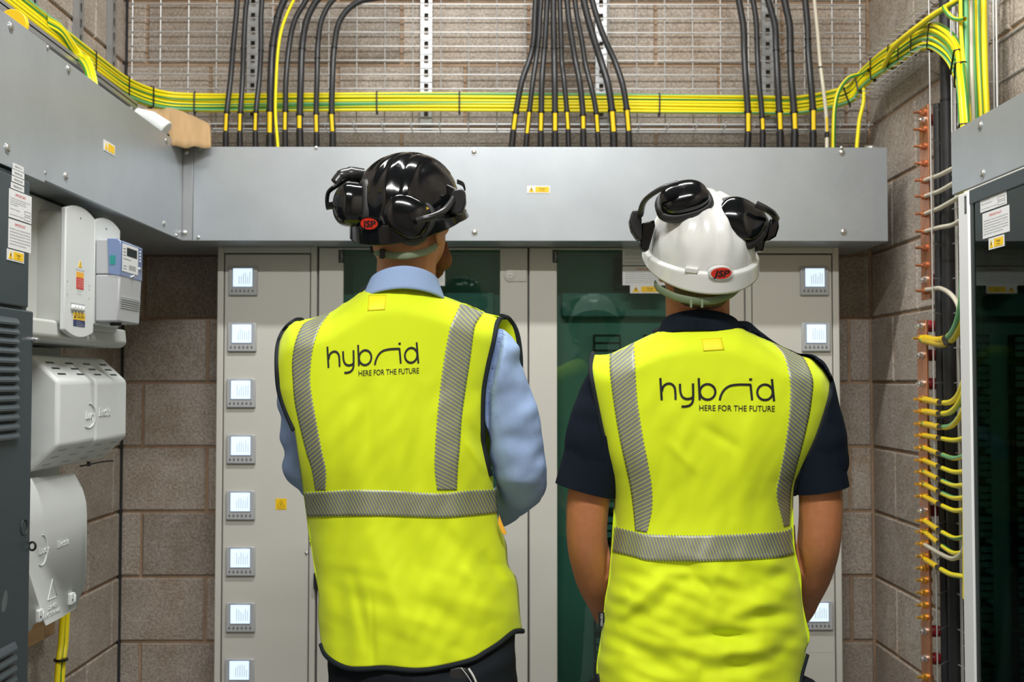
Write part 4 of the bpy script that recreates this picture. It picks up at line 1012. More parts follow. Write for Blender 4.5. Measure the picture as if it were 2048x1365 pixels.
PU = Plane((XU, yn, zb3), (0, 1, 0), (0, 0, 1)); hu = za-zb3; wu = yfu-yn
crescent(PU, wu*.40, hu*.43, hu*.20*1.0, th=.0025, xs=1.6).build('crescent_logo', M['white'], t, smooth=30)
mb = MB(); me = PU.text(mb, 'Lucy', wu*.36, hu*.38, hu*.13, width=wu*.12, o=.0025, bold=.01); PU.text(mb, 'Electric', wu*.55, hu*.41, hu*.14, width=wu*.17, o=.0025, bold=.01)
e = mb.build('raised_lettering', M['white'], t, smooth=None, kind='stuff'); sm = e.modifiers.new('thickness', 'SOLIDIFY'); sm.thickness = .0026; sm.offset = -1
# mounting plate behind and cable tie end
MB().box(XL+.001, -1.20, 2.6, 3.12, zbt-.05, ztp+.025).build('mounting_plate', M['offw'], t, bevel=.002)
p = atX(160, 933, -1.10); t2 = thing('cable_tie', p, 'black cable tie with its tail sticking out under the slotted white housing', 'cable tie')
mb = MB(); mb.tube(cr([p, p+V((.012,.02,.002)), p+V((.03,.08,.006)), p+V((.045,.12,.006))], 5), .0022, 6, flat=(1, .5)); mb.build('tail', M['tie'], t2); mb = MB(); mb.obox(p+V((.012,.03,.004)), V((0,1,0)), V((0,0,1)), V((1,0,0)), .005, .006, .004); mb.build('tie_head', M['tie'], t2)
# lower shield
XH = -1.09
t = thing('terminal_shield', (-1.15, 2.8, .85), 'white plastic terminal shield with embossed crescent and warning triangle, lowest on the left wall', 'shield')
def sh(px, py): return atX(px, py, XH)
out = [(164,948),(169,975),(172,1006),(172.5,1040),(171,1146),(172,1158),(164,1180),(155,1204),(152,1216),(149,1218),(144,1211),(131,1213),(121,1236),(107,1240),(91,1252),(85,1243),(66,1249),(60,1262),(20,1290),(20,960)]
ylim = 2.50
mb = MB(); pts = []
for px, py in out:
    p = sh(px, py)
    if px == 20: p.y = ylim; p.z = sh(60, 1262).z if py > 1200 else sh(62, 955).z
    pts.append(p)
# shield curves back towards the wall at its top
q = []
g = bmesh.new(); vs = [g.verts.new(p) for p in pts]; fc = g.faces.new(vs)
bmesh.ops.triangulate(g, faces=[fc])
ztop = pts[0].z
for k in range(1, 21):
    z = ztop - .0055*k
    bmesh.ops.bisect_plane(g, geom=g.verts[:]+g.edges[:]+g.faces[:], plane_co=(0, 0, z), plane_no=(0, 0, 1))
for v in g.verts:
    d = (v.co.z-(ztop-.10))/.10
    if d > 0: v.co.x -= .022*d*d
bmesh.ops.recalc_face_normals(g, faces=g.faces[:])
me = bpy.data.meshes.new('shield'); g.to_mesh(me); g.free(); me.materials.append(M['white'])
c0 = V((XH, 2.75, 1.1)); me.transform(Matrix.Translation(-c0)); me.polygons.foreach_set('use_smooth', [True]*len(me.polygons)); me.set_sharp_from_angle(angle=.6); sp_ = link('shield_plate', me, t, c0); sm = sp_.modifiers.new('thickness', 'SOLIDIFY'); sm.thickness = .004; sm.offset = 0
PS = Plane((XH+.0021, sh(62, 1100).y, sh(62, 1100).z), (0, 1, 0), (0, 0, 1))
def sy(px): return atX(px, 1100, XH).y - PS.O.y
def sz(px, py): return atX(px, py, XH).z - PS.O.z
crescent(PS, sy(82), sz(85, 1100), .036, xs=.9, th=.002).build('crescent_logo', M['white'], t, smooth=30)
mb = MB(); PS.text(mb, 'Lucy', sy(76), sz(84, 1107), .016, width=sy(96)-sy(76), o=.0022, bold=.01); PS.text(mb, 'Electric', sy(113), sz(124, 1092), .015, width=sy(135)-sy(113), o=.0022, bold=.01)
PS.text(mb, 'DANGER', sy(105), sz(105, 1216), .009, width=sy(113)-sy(96), align='c', o=.0016); PS.text(mb, 'LIVE TERMINALS', sy(105), sz(105, 1229), .008, width=sy(121)-sy(91), align='c', o=.0016)
e = mb.build('raised_lettering', M['white'], t, smooth=None, kind='stuff'); sm = e.modifiers.new('thickness', 'SOLIDIFY'); sm.thickness = .002; sm.offset = -1
mb = MB(); T3 = [PS.p(sy(95), sz(95, 1201)), PS.p(sy(113.5), sz(113, 1193)), PS.p(sy(104), sz(104, 1159))]
mb.tube(T3+[T3[0]], .0014, 6); bolt_mark(mb, PS, sy(104), sz(104, 1183), .022, .0015); mb.build('raised_triangle', M['white'], t)
for px, py in ((75, 1232), (139, 1198)):
    p = sh(px, py); mb = MB(); mb.box(XH, XH+.010, p.y-.014, p.y+.014, p.z-.014, p.z+.014).box(XH+.010, XH+.014, p.y+.002, p.y+.010, p.z-.010, p.z+.010); mb.build('latch', M['white'], t, bevel=.002)
    mb = MB(); mb.box(XH+.0098, XH+.0106, p.y-.009, p.y-.003, p.z-.004, p.z); mb.build('latch_slot', M['innerd'], t)
tp = thing('plywood_board', (XL, 2.6, .75), 'plywood backing board showing below the white terminal shield', 'board')
yp = atX(110, 1270, -1.30).y; zp1 = atX(110, 1240, -1.30).z; zp0 = atX(110, 1268, -1.30).z
mb = MB(); mb.box(XL+.002, -1.30, 2.3, yp, zp0, zp1+.35); mb.build('board', M['ply'], tp, bevel=.002)
P = cr([atX(131, 1205, -1.24), atX(129, 1240, -1.24), atX(126, 1290, -1.235), atX(121, 1330, -1.23), atX(117, 1400, -1.225), atX(115, 1500, -1.225)], 6)
for k in (-1, 1): gy_cable([p+V((.003*k, .009*k, 0)) for p in P], .0085, 'green and yellow earth cable dropping below the white terminal shield, %s of the pair' % ('left' if k < 0 else 'right'), 'gy', 'earth cables below the terminal shield')
p = atX(122, 1320, -1.23); mb = MB(); mb.tube([p+V((0,0,-.003)), p+V((0,0,.003))], .0195, 14); tag(mb.build('cable_tie', M['tie'], None), 'black cable tie round the two earth cables at the bottom left', 'cable tie')
# ---------------- right-hand glazed cabinet ----------------
XG = 1.04
t = thing('glazed_cabinet', (1.16, 2.2, .1), 'large cabinet with a dark green glass door and pale frame at the right edge', 'cabinet')
ye = XG*F/(1922-VX); zt_ = z2b-.004; yg = XG*F/(1943-VX)
mb = MB(); mb.box(XG+.014, XR-.002, ye-.012, ye, .1, zt_).box(XR-.012, XR-.002, 1.5, ye-.012, .1, zt_).box(XG+.014, XR-.012, 1.5, 1.512, .1, zt_).box(XG+.014, XR-.012, 1.512, ye-.012, zt_-.012, zt_).box(XG+.014, XR-.012, 1.512, ye-.012, .1, .112)
mb.build('carcass', M['cream'], t, bevel=.002)
MB().box(XG, XG+.014, yg, ye, .1, zt_-.008).build('door_stile', M['paper'], t, bevel=.004)
MB().box(XG+.002, XG+.014, 1.5, yg, zt_-.040, zt_-.008).build('door_rail', M['dark'], t, bevel=.002)
MB().box(XG+.006, XG+.010, 1.5, yg, .1, zt_-.04).build('glass_pane', M['glass'], t)
MB().box(XG+.004, XG+.014, yg-.018, yg-.001, .1, zt_-.04).build('door_gasket', M['innerd'], t)
MB().box(XG+.075, XG+.081, 1.52, ye-.02, .12, zt_-.02).build('inner_panel', M['innerp'], t)
mb = MB(); ml = MB()
for g0, n_ in ((1.50, 14), (.98, 14)):
    for k in range(n_):
        z = g0-.022*k-.03
        mb.box(XG+.035, XG+.075, 2.40, 2.46, z, z+.019); ml.box(XG+.031, XG+.035, 2.415, 2.432, z+.004, z+.015); mb.box(XG+.042, XG+.075, 2.24, 2.34, z, z+.019)
mb.build('breaker_bank', M['innerd'], t, kind='stuff'); ml.build('breaker_toggles', M['paper'], t, kind='stuff')
MB().box(XG+.035, XG+.075, 2.0, 2.5, 1.58, 1.60).box(XG+.035, XG+.075, 2.0, 2.5, 1.69, 1.71).build('mounting_rail', M['bezel'], t)
MB().box(XG+.042, XG+.075, 2.33, 2.40, 1.60, 1.69).build('main_switch', M['paper'], t, bevel=.003)
def ng(px0, px1, pyt, pyb, kind):
    ya_, yb_ = XG*F/(px0-VX), XG*F/(px1-VX); z1_, z0_ = atX(px0, pyt, XG).z, atX(px0, pyb, XG).z
    P = Plane((XG+.0057, ya_, z0_), (0, -1, 0), (0, 0, 1))
    if kind: notice(t, P, ya_-yb_, z1_-z0_, kind)
    else: warn_sticker(t, P, ya_-yb_, z1_-z0_)
ng(1963, 2016, 377, 424, 1); ng(1967, 2021, 426, 477, 2); ng(1979, 2010, 476, 499, 0)
P = Plane((XG-.0002, XG*F/(1936-VX), atX(1938, 425, XG).z), (0, -1, 0), (0, 0, 1)); mb = MB(); P.rect(mb, 0, 0, .010, .040, .0006); o = mb.build('name_plate', M['innerd'], t)
P2 = Plane(P.p(.008, .004), (0, 0, 1), (0, 1, 0)); P2.N = P.N; mb = MB(); P2.text(mb, 'hager', 0, 0, .005, width=.032, o=.0012); mb.build('lettering', M['bezel'], o)
# ---------------- people ----------------
def remesh(mb, voxel, name, mats, parent, disp=None, smooth_it=4, label=None, clamp=None):
    me = bpy.data.meshes.new('tmp'); me.from_pydata([tuple(v) for v in mb.v], [], mb.f)
    o = bpy.data.objects.new('tmp', me); COL.objects.link(o)
    r = o.modifiers.new('r', 'REMESH'); r.mode = 'VOXEL'; r.voxel_size = voxel
    s = o.modifiers.new('s', 'SMOOTH'); s.iterations = smooth_it; s.factor = .5
    dg = bpy.context.evaluated_depsgraph_get(); m2 = bpy.data.meshes.new_from_object(o.evaluated_get(dg))
    bpy.data.objects.remove(o); bpy.data.meshes.remove(me); m2.name = name
    if disp or clamp:
        nr = [v.vector.copy() for v in m2.vertex_normals] if disp else None
        cc = [v.co.copy() for v in m2.vertices]; fl = []
        for i, p in enumerate(cc):
            if disp: p = p + nr[i]*disp(p)
            if clamp: p = clamp(p)
            fl += [p.x, p.y, p.z]
        m2.vertices.foreach_set('co', fl)
    lo = V((min(v.co.x for v in m2.vertices), min(v.co.y for v in m2.vertices), min(v.co.z for v in m2.vertices))); hi = V((max(v.co.x for v in m2.vertices), max(v.co.y for v in m2.vertices), max(v.co.z for v in m2.vertices)))
    c = (lo+hi)/2; m2.transform(Matrix.Translation(-c))
    m2.materials.clear(); m2.materials.append(mats); m2.polygons.foreach_set('use_smooth', [True]*len(m2.polygons)); m2.update()
    q = link(name, m2, parent, c)
    if label: q['label'] = label
    return q
def limb(mb, pts, rad, n=16, flat=None, up=None):
    """tapered limb with rounded ends"""
    P = cr(pts, 6); R = []
    m = len(pts)
    for i in range(len(P)):
        t = i/6; k = min(int(t), m-2); f = t-k; f = f*f*(3-2*f); R.append(rad[k]*(1-f)+rad[k+1]*f)
    mb.tube(P, R, n, flat=flat, up=up); mb.ell(P[0], R[0]*(flat[0] if flat else 1), R[0]*(flat[0] if flat else 1), R[0], 14, 8); mb.ell(P[-1], R[-1]*.98, R[-1]*.98, R[-1]*.98, 14, 8); return mb
def hand(mb, wrist, d, palm_n, side):
    """palm with five curled fingers; d = direction wrist->knuckles, palm_n = palm normal, side = thumb side (+1/-1)"""
    d = V(d).normalized(); n = (V(palm_n)-d*V(palm_n).dot(d)).normalized(); s = d.cross(n)*side
    w = V(wrist); pc = w+d*.05
    R = Matrix((s, d, n)).transposed()
    mb.ell(pc, .042, .052, .017, 16, 10, R=R)
    for k, (off, ln, r) in enumerate(((.030, .072, .0085), (.010, .080, .009), (-.010, .075, .0086), (-.029, .058, .0075))):
        a = w+d*.088+s*off; p1 = a+d*ln*.42+n*.006; p2 = p1+(d*.7+n*.7).normalized()*ln*.32; p3 = p2+(d*.2+n*1.0).normalized()*ln*.26
        mb.tube(cr([w+d*.05+s*off*.8, a, p1, p2, p3], 3), [r*1.15]*3+[r*1.1]*3+[r]*4+[r*.9]*2+[r*.75], 10)
        mb.ell(p3, r*.8, r*.8, r*.8, 10, 6)
    a = w+d*.022+s*.030; p1 = w+d*.050+s*.056+n*.010; p2 = p1+d*.030+s*.008+n*.012; p3 = p2+d*.022-s*.004+n*.010
    mb.tube(cr([a, p1, p2, p3], 3), [.013]*3+[.0115]*3+[.010]*3+[.008], 10); mb.ell(p3, .008, .008, .008, 10, 6)
    return mb
CMI = CM.transposed()
def proj(p):
    q = CMI @ (p-V((0, 0, CAMZ))); return 1024+F*q.x/-q.z, 682.5-F*q.y/-q.z
def under(f, gap, x_in=4):
    """keeps the clothing beneath the vest just inside it"""
    def c(p):
        px, py = proj(p)
        l, r = lerp_tab(f.L, py)+2, lerp_tab(f.R, py)-2; out = max(0, l-px, px-r)
        if out < 26 and py > lerp_tab(f.T, px)-2:
            y = f.Y(max(l, min(r, px)), py)+gap-.0040*max(0, out-x_in)
            if p.y < y: s_ = y/p.y; return V((p.x*s_, y, CAMZ+(p.z-CAMZ)*s_))
        return p
    return c
class Fig:
    def __init__(s, Y0, L, R, T, tilt, pivot, D=.17, cx=None, folds=(), seed=0, lowf=0.0):
        s.Y0 = Y0; s.L = L; s.R = R; s.T = T; s.tilt = tilt; s.pv = pivot; s.D = D; s.folds = folds; s.seed = seed; s.lowf = lowf
    def c(s, px, py):
        l, r = lerp_tab(s.L, py), lerp_tab(s.R, py); t = (2*px-l-r)/(r-l); t = max(-1.0, min(1.0, t))
        return s.D*(1-.42*(1-ss(900, 1060, py)))*(1-math.sqrt(1-.93*t*t*(.55+.45*t*t)))
    def roll(s, px, py, h=62.0):
        d = max(0.0, py-lerp_tab(s.T, px))
        return .095*(1-math.sqrt(max(0, 1-(1-d/h)**2))) if d < h else 0.0
    def fold(s, px, py):
        N = noise.noise; a = 0.0
        w = N(V((px/160, py/260, s.seed)))*40
        up = ss(760, 900, py)
        a += .0075*N(V(((px+w)/52, py/330, s.seed+3)))*(.35+.65*up)*ss(620, 720, py)
        a += .0028*N(V(((px+py*.5)/30, (py-px*.5)/80, s.seed+9)))*ss(700, 800, py)
        if s.lowf:
            low = ss(1090, 1160, py)
            a += s.lowf*low*N(V(((px+py*.55+w)/95, (py-px*.35)/30, s.seed+5)))
        for (x0, y0, x1, y1, wd, am) in s.folds:
            dx, dy = x1-x0, y1-y0; L2 = dx*dx+dy*dy; u = max(0, min(1, ((px-x0)*dx+(py-y0)*dy)/L2))
            q = math.hypot(px-x0-dx*u, py-y0-dy*u); g = math.sin(math.pi*max(.02, min(.98, u)))**.6
            a += 1.7*am*g*math.exp(-(q/wd)**2)
        return a
    def Y(s, px, py, off=0.0, f=1.0):
        return s.Y0 + s.c(px, py) + s.roll(px, py) + s.tilt*(px-s.pv)/1000 + f*s.fold(px, py) + s.belly(py) - off
    def belly(s, py):   # spine: shoulder blades nearer, waist slightly further
        return .018*math.exp(-((py-1040)/110)**2)
    def P(s, px, py, off=0.0): return at(px, py, s.Y(px, py, off))
    def Pf(s, px, py, off=0.0):
        Yb = s.Y0 + 1.42*s.D - s.c(px, py) - s.roll(px, py) + s.tilt*(px-s.pv)/1000 + off
        return at(px, py, Yb)
def coons(top, bot, left, right, nu, nv):
    T, B, Lf, Rt = resample(top, nu), resample(bot, nu), resample(left, nv), resample(right, nv)
    G = []
    for j in range(nv+1):
        v = j/nv; row = []
        for i in range(nu+1):
            u = i/nu; r = []
            for k in (0, 1):
                r.append((1-v)*T[i][k]+v*B[i][k]+(1-u)*Lf[j][k]+u*Rt[j][k]
                         - ((1-u)*(1-v)*T[0][k]+u*(1-v)*T[-1][k]+(1-u)*v*B[0][k]+u*v*B[-1][k]))
            row.append(tuple(r))
        G.append(row)
    return G
def grid_mb(G, fn, flip=False, uv=None):
    mb = MB(); nv, nu = len(G)-1, len(G[0])-1
    for row in G:
        for p in row: mb.v.append(fn(*p))
    for j in range(nv):
        for i in range(nu):
            q = [j*(nu+1)+i, (j+1)*(nu+1)+i, (j+1)*(nu+1)+i+1, j*(nu+1)+i+1]
            w_ = [(i, j), (i, j+1), (i+1, j+1), (i+1, j)]
            if flip: q.reverse(); w_.reverse()
            mb.face(q, [uv(a/nu, b/nv, a, b) for a, b in w_] if uv else None)
    return mb
def tape(fig, parent, left, right, nl, bars, slant, horizontal=False):
    """reflective tape between two edge curves"""
    A, B = resample(cr(left, 6), nl), resample(cr(right, 6), nl); mb = MB(); W = 8
    for a, b in zip(A, B):
        for k in range(W+1):
            px, py = a[0]+(b[0]-a[0])*k/W, a[1]+(b[1]-a[1])*k/W; mb.v.append(fig.P(px, py, .0016))
    for j in range(nl):
        for k in range(W):
            q = [j*(W+1)+k, (j+1)*(W+1)+k, (j+1)*(W+1)+k+1, j*(W+1)+k+1]
            uv = [(bars*jj/nl + slant*kk/W, kk/W) for jj, kk in ((j, k), (j+1, k), (j+1, k+1), (j, k+1))]
            mb.face(q, uv)
    return solid(mb.build('reflective_tape', M['tape'], parent, smooth=60), .0008)
def ribbon(mb, fig, pts, w, mp, off=.0014, closed=False):
    """stroke of lettering laid on the cloth; pts in design units, w width in design units"""
    P = cr(pts, 6, closed) if len(pts) > 2 else [tuple(pts[0]), tuple(pts[1])]
    if len(pts) == 2: P = [(pts[0][0]+(pts[1][0]-pts[0][0])*k/8, pts[0][1]+(pts[1][1]-pts[0][1])*k/8) for k in range(9)]
    if closed: P = P + [P[0], P[1]]
    b = len(mb.v); n = len(P)
    for i, p in enumerate(P):
        a, c = P[max(i-1, 0)], P[min(i+1, n-1)]
        if closed and i == 0: a = P[-3]
        if closed and i == n-1: a, c = P[0], P[2]
        dx, dy = c[0]-a[0], c[1]-a[1]; L = math.hypot(dx, dy) or 1; nx, ny = -dy/L*w/2, dx/L*w/2
        for s in (-1, 1): q = mp(p[0]+nx*s, p[1]+ny*s); mb.v.append(fig.P(q[0], q[1], off))
    m = n-1 if not closed else n-1
    for i in range(m): mb.face((b+2*i, b+2*i+1, b+2*i+3, b+2*i+2))
def arc(cx, cy, rx, ry, a0, a1, n=14): return [(cx+rx*math.cos(math.radians(a0+(a1-a0)*k/n)), cy+ry*math.sin(math.radians(a0+(a1-a0)*k/n))) for k in range(n+1)]
def logo(fig, vest, mp):
    W = 11.5; S = lambda pts, closed=False: ribbon(mb, fig, pts, W, mp, closed=closed)
    mb = MB()
    S([(583,345),(590,457)]); S([(591,412),(598,388),(618,374),(640,376),(655,393),(659,420),(660,455)])
    S([(682,374),(684,412),(693,438),(712,450),(735,449),(749,440)]); S([(748,372),(749,440),(745,468),(730,484),(708,489),(690,489)])
    S([(777,345),(782,457)]); S(arc(822, 415, 39, 39, 0, 360, 24)[:-1], True)
    S([(883,457),(890,432),(906,405),(932,386),(968,379),(1004,378),(1042,379)])
    S([(1039,379),(1047,457)]); S([(1032,352),(1047,352)])
    S(arc(1112, 417, 39, 39, 0, 360, 24)[:-1], True); S([(1147,350),(1158,462)])
    mb.build('lettering', M['ink'], vest, smooth=None)
    me, a, b = text_mesh('HERE FOR THE FUTURE', .003); mb = MB(); sx = (1162-780)/(b-a); h = 30/.72
    bm = bmesh.new(); bm.from_mesh(me); bmesh.ops.triangulate(bm, faces=bm.faces[:])
    base = [(v.co.x, v.co.y) for v in bm.verts]; bm.verts.ensure_lookup_table()
    for (x, y) in base:
        q = mp(780+(x-a)*sx, 510-y*h+(x-a)*sx*.012); mb.v.append(fig.P(q[0], q[1], .0014))
    for f_ in bm.faces: mb.face([v.index for v in f_.verts])
    bm.free(); mb.build('lettering', M['ink'], vest, smooth=None)
def piping(fig, parent, pts, r=.0048, front=False, name='binding', off=.0, n=5):
    P = cr(pts, n); Q = [(fig.Pf if front else fig.P)(x, y, off) for x, y in P]
    # keep it smooth
    return MB().tube(Q, r, 8, flat=(1, 1)).build(name, M['bind'], parent)
# ---- hard hat ----
def rotm(yaw, pitch, roll):
    """pitch > 0 looks up, yaw > 0 turns the face to the right, roll > 0 leans head to the right"""
    return Matrix.Rotation(math.radians(roll), 3, 'Y') @ Matrix.Rotation(-math.radians(yaw), 3, 'Z') @ Matrix.Rotation(math.radians(pitch), 3, 'X')
def helmet(parent, c, R, m, badge_az=0.0, size=1.0):
    c = V(c); A, B, H = .108*size, .134*size, .125*size
    hat = thing_part = None
    ribs = [(-.062, .004), (-.030, .004), (0.0, .004), (.030, .004), (.062, .004)]
    def base(th, ph):
        cp = math.cos(ph)**.92 if ph > 0 else 1; return V((A*cp*math.sin(th), -B*cp*math.cos(th), H*math.sin(ph)))
    def shell(u, v):
        th = 2*math.pi*u; rows = v
        if rows < .72:       # dome from apex to ledge
            ph = math.pi/2*(1-rows/.72); p = base(th, ph)
            x = p.x/A; e = 0
            zf = ss(.08, .45, p.z/H)
            for k in (-.56, -.19, .19, .56):
                wv = .085; d = abs(x-k*(.55+.45*math.cos(ph))); e += .0036*(1-ss(wv*.8, wv*1.15, d))
            n = V((p.x/A**2, p.y/B**2, p.z/H**2+1e-6)).normalized(); return p + n*e*zf
        # ledge and skirt
        t = (rows-.72)/.28; out = V((math.sin(th), -math.cos(th), 0)); p0 = base(th, 0); back = max(0, math.cos(th)); front = max(0, -math.cos(th))
        hb = .030*size*(.55+.45*back) + .010*size*back; ex = .008
        if t < .25: k = t/.25; return p0 + out*(ex*k) + V((0, 0, -.003*k))
        k = (t-.25)/.75; pk = .006*front**2*k
        return p0 + out*(ex+.003*k+pk) + V((0, 0, -.003-hb*k*(1-.35*front)))
    mb = MB(); mb.grid(96, 46, lambda u, v: c + R @ shell(u, v), closeu=True, flip=True)
    hat = mb.build('hard_hat', m, parent, smooth=50); solid(hat, .0025)
    # badge at the back
    mb = MB(); az = math.radians(badge_az); out = V((math.sin(az), -math.cos(az), 0)); ux = V((math.cos(az), math.sin(az), 0)); up = V((0, 0, 1))
    bc = base(az, 0) + out*.011 + V((0, 0, .001))
    rim = []; a_, b_ = .0245, .0135
    mb.tube([c+R@(bc+out*(-.010)), c+R@(bc+out*(.002)), c+R@(bc+out*.0035)], [1, 1, .93], 36, flat=(1, 1)) if False else None
    def disc(mb, s, o0, o1):
        n0 = len(mb.v)
        for o in (o0, o1):
            for k in range(36):
                a = 2*math.pi*k/36; mb.v.append(c+R@(bc+ux*(a_*s*math.cos(a))+up*(b_*s*math.sin(a))+out*(o-(a_*s*math.cos(a))**2*3.2)))
        for k in range(36): j = (k+1) % 36; mb.face((n0+k, n0+j, n0+36+j, n0+36+k))
        mb.face([n0+36+k for k in range(36)])
    disc(mb, 1.0, -.010, .001); mb.build('badge_mount', m, hat, smooth=30)
    mb = MB(); disc(mb, .84, .0008, .0016); mb.build('red_badge', M['red'], hat, smooth=30)
    me, a, b = text_mesh('JSP', .03); mb = MB(); w_ = .031; sx = w_/(b-a)
    for v in me.vertices:
        x = (v.co.x-a)*sx-w_/2+v.co.y*.003; y = (v.co.y-.36)*.0175; mb.v.append(c+R@(bc+ux*x+up*y+out*(.0019-x*x*3.2)))
    for p in me.polygons: mb.face(list(p.vertices))
    mb.build('lettering', M['ink'], hat, smooth=None)
    mb = MB(); q0 = base(math.radians(badge_az-28), 0)+V((0, 0, .002)); o2 = V((math.sin(math.radians(badge_az-28)), -math.cos(math.radians(badge_az-28)), 0)); u2 = V((math.cos(math.radians(badge_az-28)), math.sin(math.radians(badge_az-28)), 0))
    mb.obox(c+R@(q0+o2*.004), R@u2, R@o2, R@up, .013, .006, .0055); mb.build('slot_cover', m, hat, bevel=.002)
    return hat
def ear_cup(hat, c, nrm, up, rx, ry, depth, label=None):
    """ear defender cup: glossy domed shell and a padded cushion; nrm points out of the shell's back"""
    n = V(nrm).normalized(); u = (V(up)-n*V(up).dot(n)).normalized(); s = u.cross(n); c = V(c); R = Matrix((s, u, n)).transposed()
    def sq(k, e=.78): return math.copysign(abs(k)**e, k)
    def shell(uu, vv):
        a = 2*math.pi*uu; f = 1-.10*math.sin(a)
        if vv < .25: k = 1.0+.0*vv; z = depth*.35*(vv/.25)
        else:
            t = (vv-.25)/.75; k = (1-t**2.4)**.62 if t < 1 else 0; k = max(k, .0); z = depth*(.35+.65*(t**.85)); 
        return c + R @ V((rx*.93*k*f*sq(math.cos(a)), ry*.93*k*sq(math.sin(a)), z))
    cup = MB().grid(40, 18, shell, closeu=True).build('ear_defender_shell', M['gloss'], hat, smooth=50)
    def cush(uu, vv):
        a = 2*math.pi*uu; b = 2*math.pi*vv; f = 1-.10*math.sin(a); rr = .011
        k = 1.0+rr/rx*math.cos(b)*.75
        return c + R @ V((rx*.96*k*f*sq(math.cos(a)), ry*.96*k*sq(math.sin(a)), -.006+rr*1.05*math.sin(b)))
    MB().grid(40, 12, cush, closeu=True, flip=True).build('ear_cushion', M['matte'], hat, smooth=60)
    MB().tube([c-n*.012, c-n*.004], [rx*.82, rx*.82], 24, up=u).build('cushion_pad', M['matte'], hat)
    return R
def bar(mb, pts, rad, flat, up=None): P = cr(pts, 6); mb.tube(P, rad, 12, flat=flat, up=up); return mb
# ---- P1: blue shirt, black helmet ----
Y1 = 2.25
L1 = [(560,600),(600,560),(640,556),(700,553),(780,558),(861,580),(916,594),(991,606),(1086,618),(1153,630),(1232,634),(1284,638),(1400,640)]
L1 = [(a, b) for a, b in [(p[0] if p[0] > 555 else p[0], p[1]) for p in L1]]
R1 = [(560,1000),(640,1006),(700,992),(781,975),(888,975),(987,992),(1063,1008),(1131,1020),(1161,1036),(1227,1043),(1400,1046)]
T1 = [(550,700),(560,672),(578,648),(595,640),(622,637),(663,624),(700,600),(736,576),(776,569),(809,570),(846,577),(876,587),(919,604),(964,623),(1003,634),(1040,660)]
folds1 = [(735,770,742,1000,14,.004),(790,760,800,1130,20,-.004),(840,760,835,1000,18,.0035),(700,800,690,960,16,-.003),(900,1040,985,1250,26,-.006),(800,1040,900,1290,26,.006),(740,1050,840,1330,22,-.005),(860,1040,1010,1180,20,.005),
          (820,1160,1000,1240,24,-.005),(700,1130,745,1330,12,.004),(650,1040,700,1340,26,.004),(690,1230,940,1270,26,-.003),(940,850,990,930,10,.004),(930,880,975,950,8,-.004),(742,1180,748,1340,5,.002),(960,1100,1030,1200,12,.006)]
f1 = Fig(Y1, L1, R1, T1, .16, 800, folds=folds1, seed=2.0, lowf=.0035)
P1 = thing('person', (at(815, 900, 2.37).x, 2.37, 0), 'man in a black hard hat, light blue shirt and yellow vest, back turned', 'person')
top1 = cr([(593,641),(604,641),(622,637),(663,624),(700,600),(736,576),(776,570),(809,571),(846,578),(876,588),(919,604),(964,624),(1003,634)], 5)
left1 = cr([(593,641),(577,652),(564,669),(556,694),(554,730),(558,781),(572,825),(588,861),(597,916),(604,956),(609,991),(615,1035),(621,1086),(631,1153),(637,1189),(636,1232),(642,1288)], 5)
right1 = cr([(1003,634),(994,648),(986,687),(975,734),(967,781),(965,837),(967,888),(973,920),(981,951),(990,987),(994,1027),(1004,1063),(1013,1090),(1017,1131),(1034,1161),(1040,1227),(1044,1259)], 5)
hem1 = cr([(642,1288),(650,1307),(669,1324),(697,1335),(730,1336),(768,1334),(833,1339),(888,1332),(943,1318),(970,1303),(997,1286),(1026,1263),(1044,1259)], 5)
G = coons(top1, hem1, left1, right1, 96, 150)
vest = solid(grid_mb(G, lambda x, y: f1.P(x, y)).build('hi_vis_vest', M['vest'], P1, smooth=60), .002)
f1f_right = cr([(1003,634),(1018,640),(1034,668),(1041,725),(1036,780),(1010,860),(985,930),(985,951),(994,1027),(1004,1063),(1013,1090),(1017,1131),(1034,1161),(1040,1227),(1044,1259)], 5)
tf1 = cr([(593,641),(622,637),(663,624),(700,604),(740,640),(808,660),(870,640),(919,606),(964,624),(1003,634)], 5)
class FF:  # front half lets its right armhole edge run wide
    pass
def pf1(px, py, off=0.0):
    e = ss(985, 1030, px)*(1-ss(760, 930, py))
    return at(px, py, f1.Y0 + 1.42*f1.D - f1.c(min(px, 1000), py)*(1-e) - .12*0 - f1.roll(px, py)*(1-e) - e*.060 + f1.tilt*(px-f1.pv)/1000 + off)
Gf = coons([(tf1[0][0]+10, tf1[0][1]+4)]+tf1[1:], hem1, [(x+10*(1-ss(840, 960, y)), y+4*(1-ss(640, 700, y))) for x, y in left1], f1f_right, 60, 80)
vf = solid(grid_mb(Gf, lambda x, y: pf1(x, y), flip=True).build('vest_front', M['vest'], vest, smooth=60), .002)
piping(f1, vest, [(604,641),(593,641),(577,652),(564,669),(556,694),(554,730),(558,781),(572,825),(588,861)], .0055, off=.001)
piping(f1, vest, [(1003,634),(994,648),(986,687),(975,734),(967,781),(965,837),(967,888),(973,920),(981,951)], .0055, off=.002)
Q = [pf1(x, y) for x, y in cr([(1003,633),(1018,639),(1034,668),(1041,725),(1036,780),(1015,850)], 5)]
MB().tube(Q, .0058, 8).build('binding', M['bind'], vest)
piping(f1, vest, [(722,583),(744,571),(776,565),(809,566),(846,573),(880,586)], .0056, off=.004)
piping(f1, vest, [(642,1290),(650,1309),(669,1326),(697,1338),(730,1339),(768,1337),(833,1342),(888,1335),(943,1321),(970,1306),(997,1289),(1026,1266),(1047,1263)], .0052, off=.002)
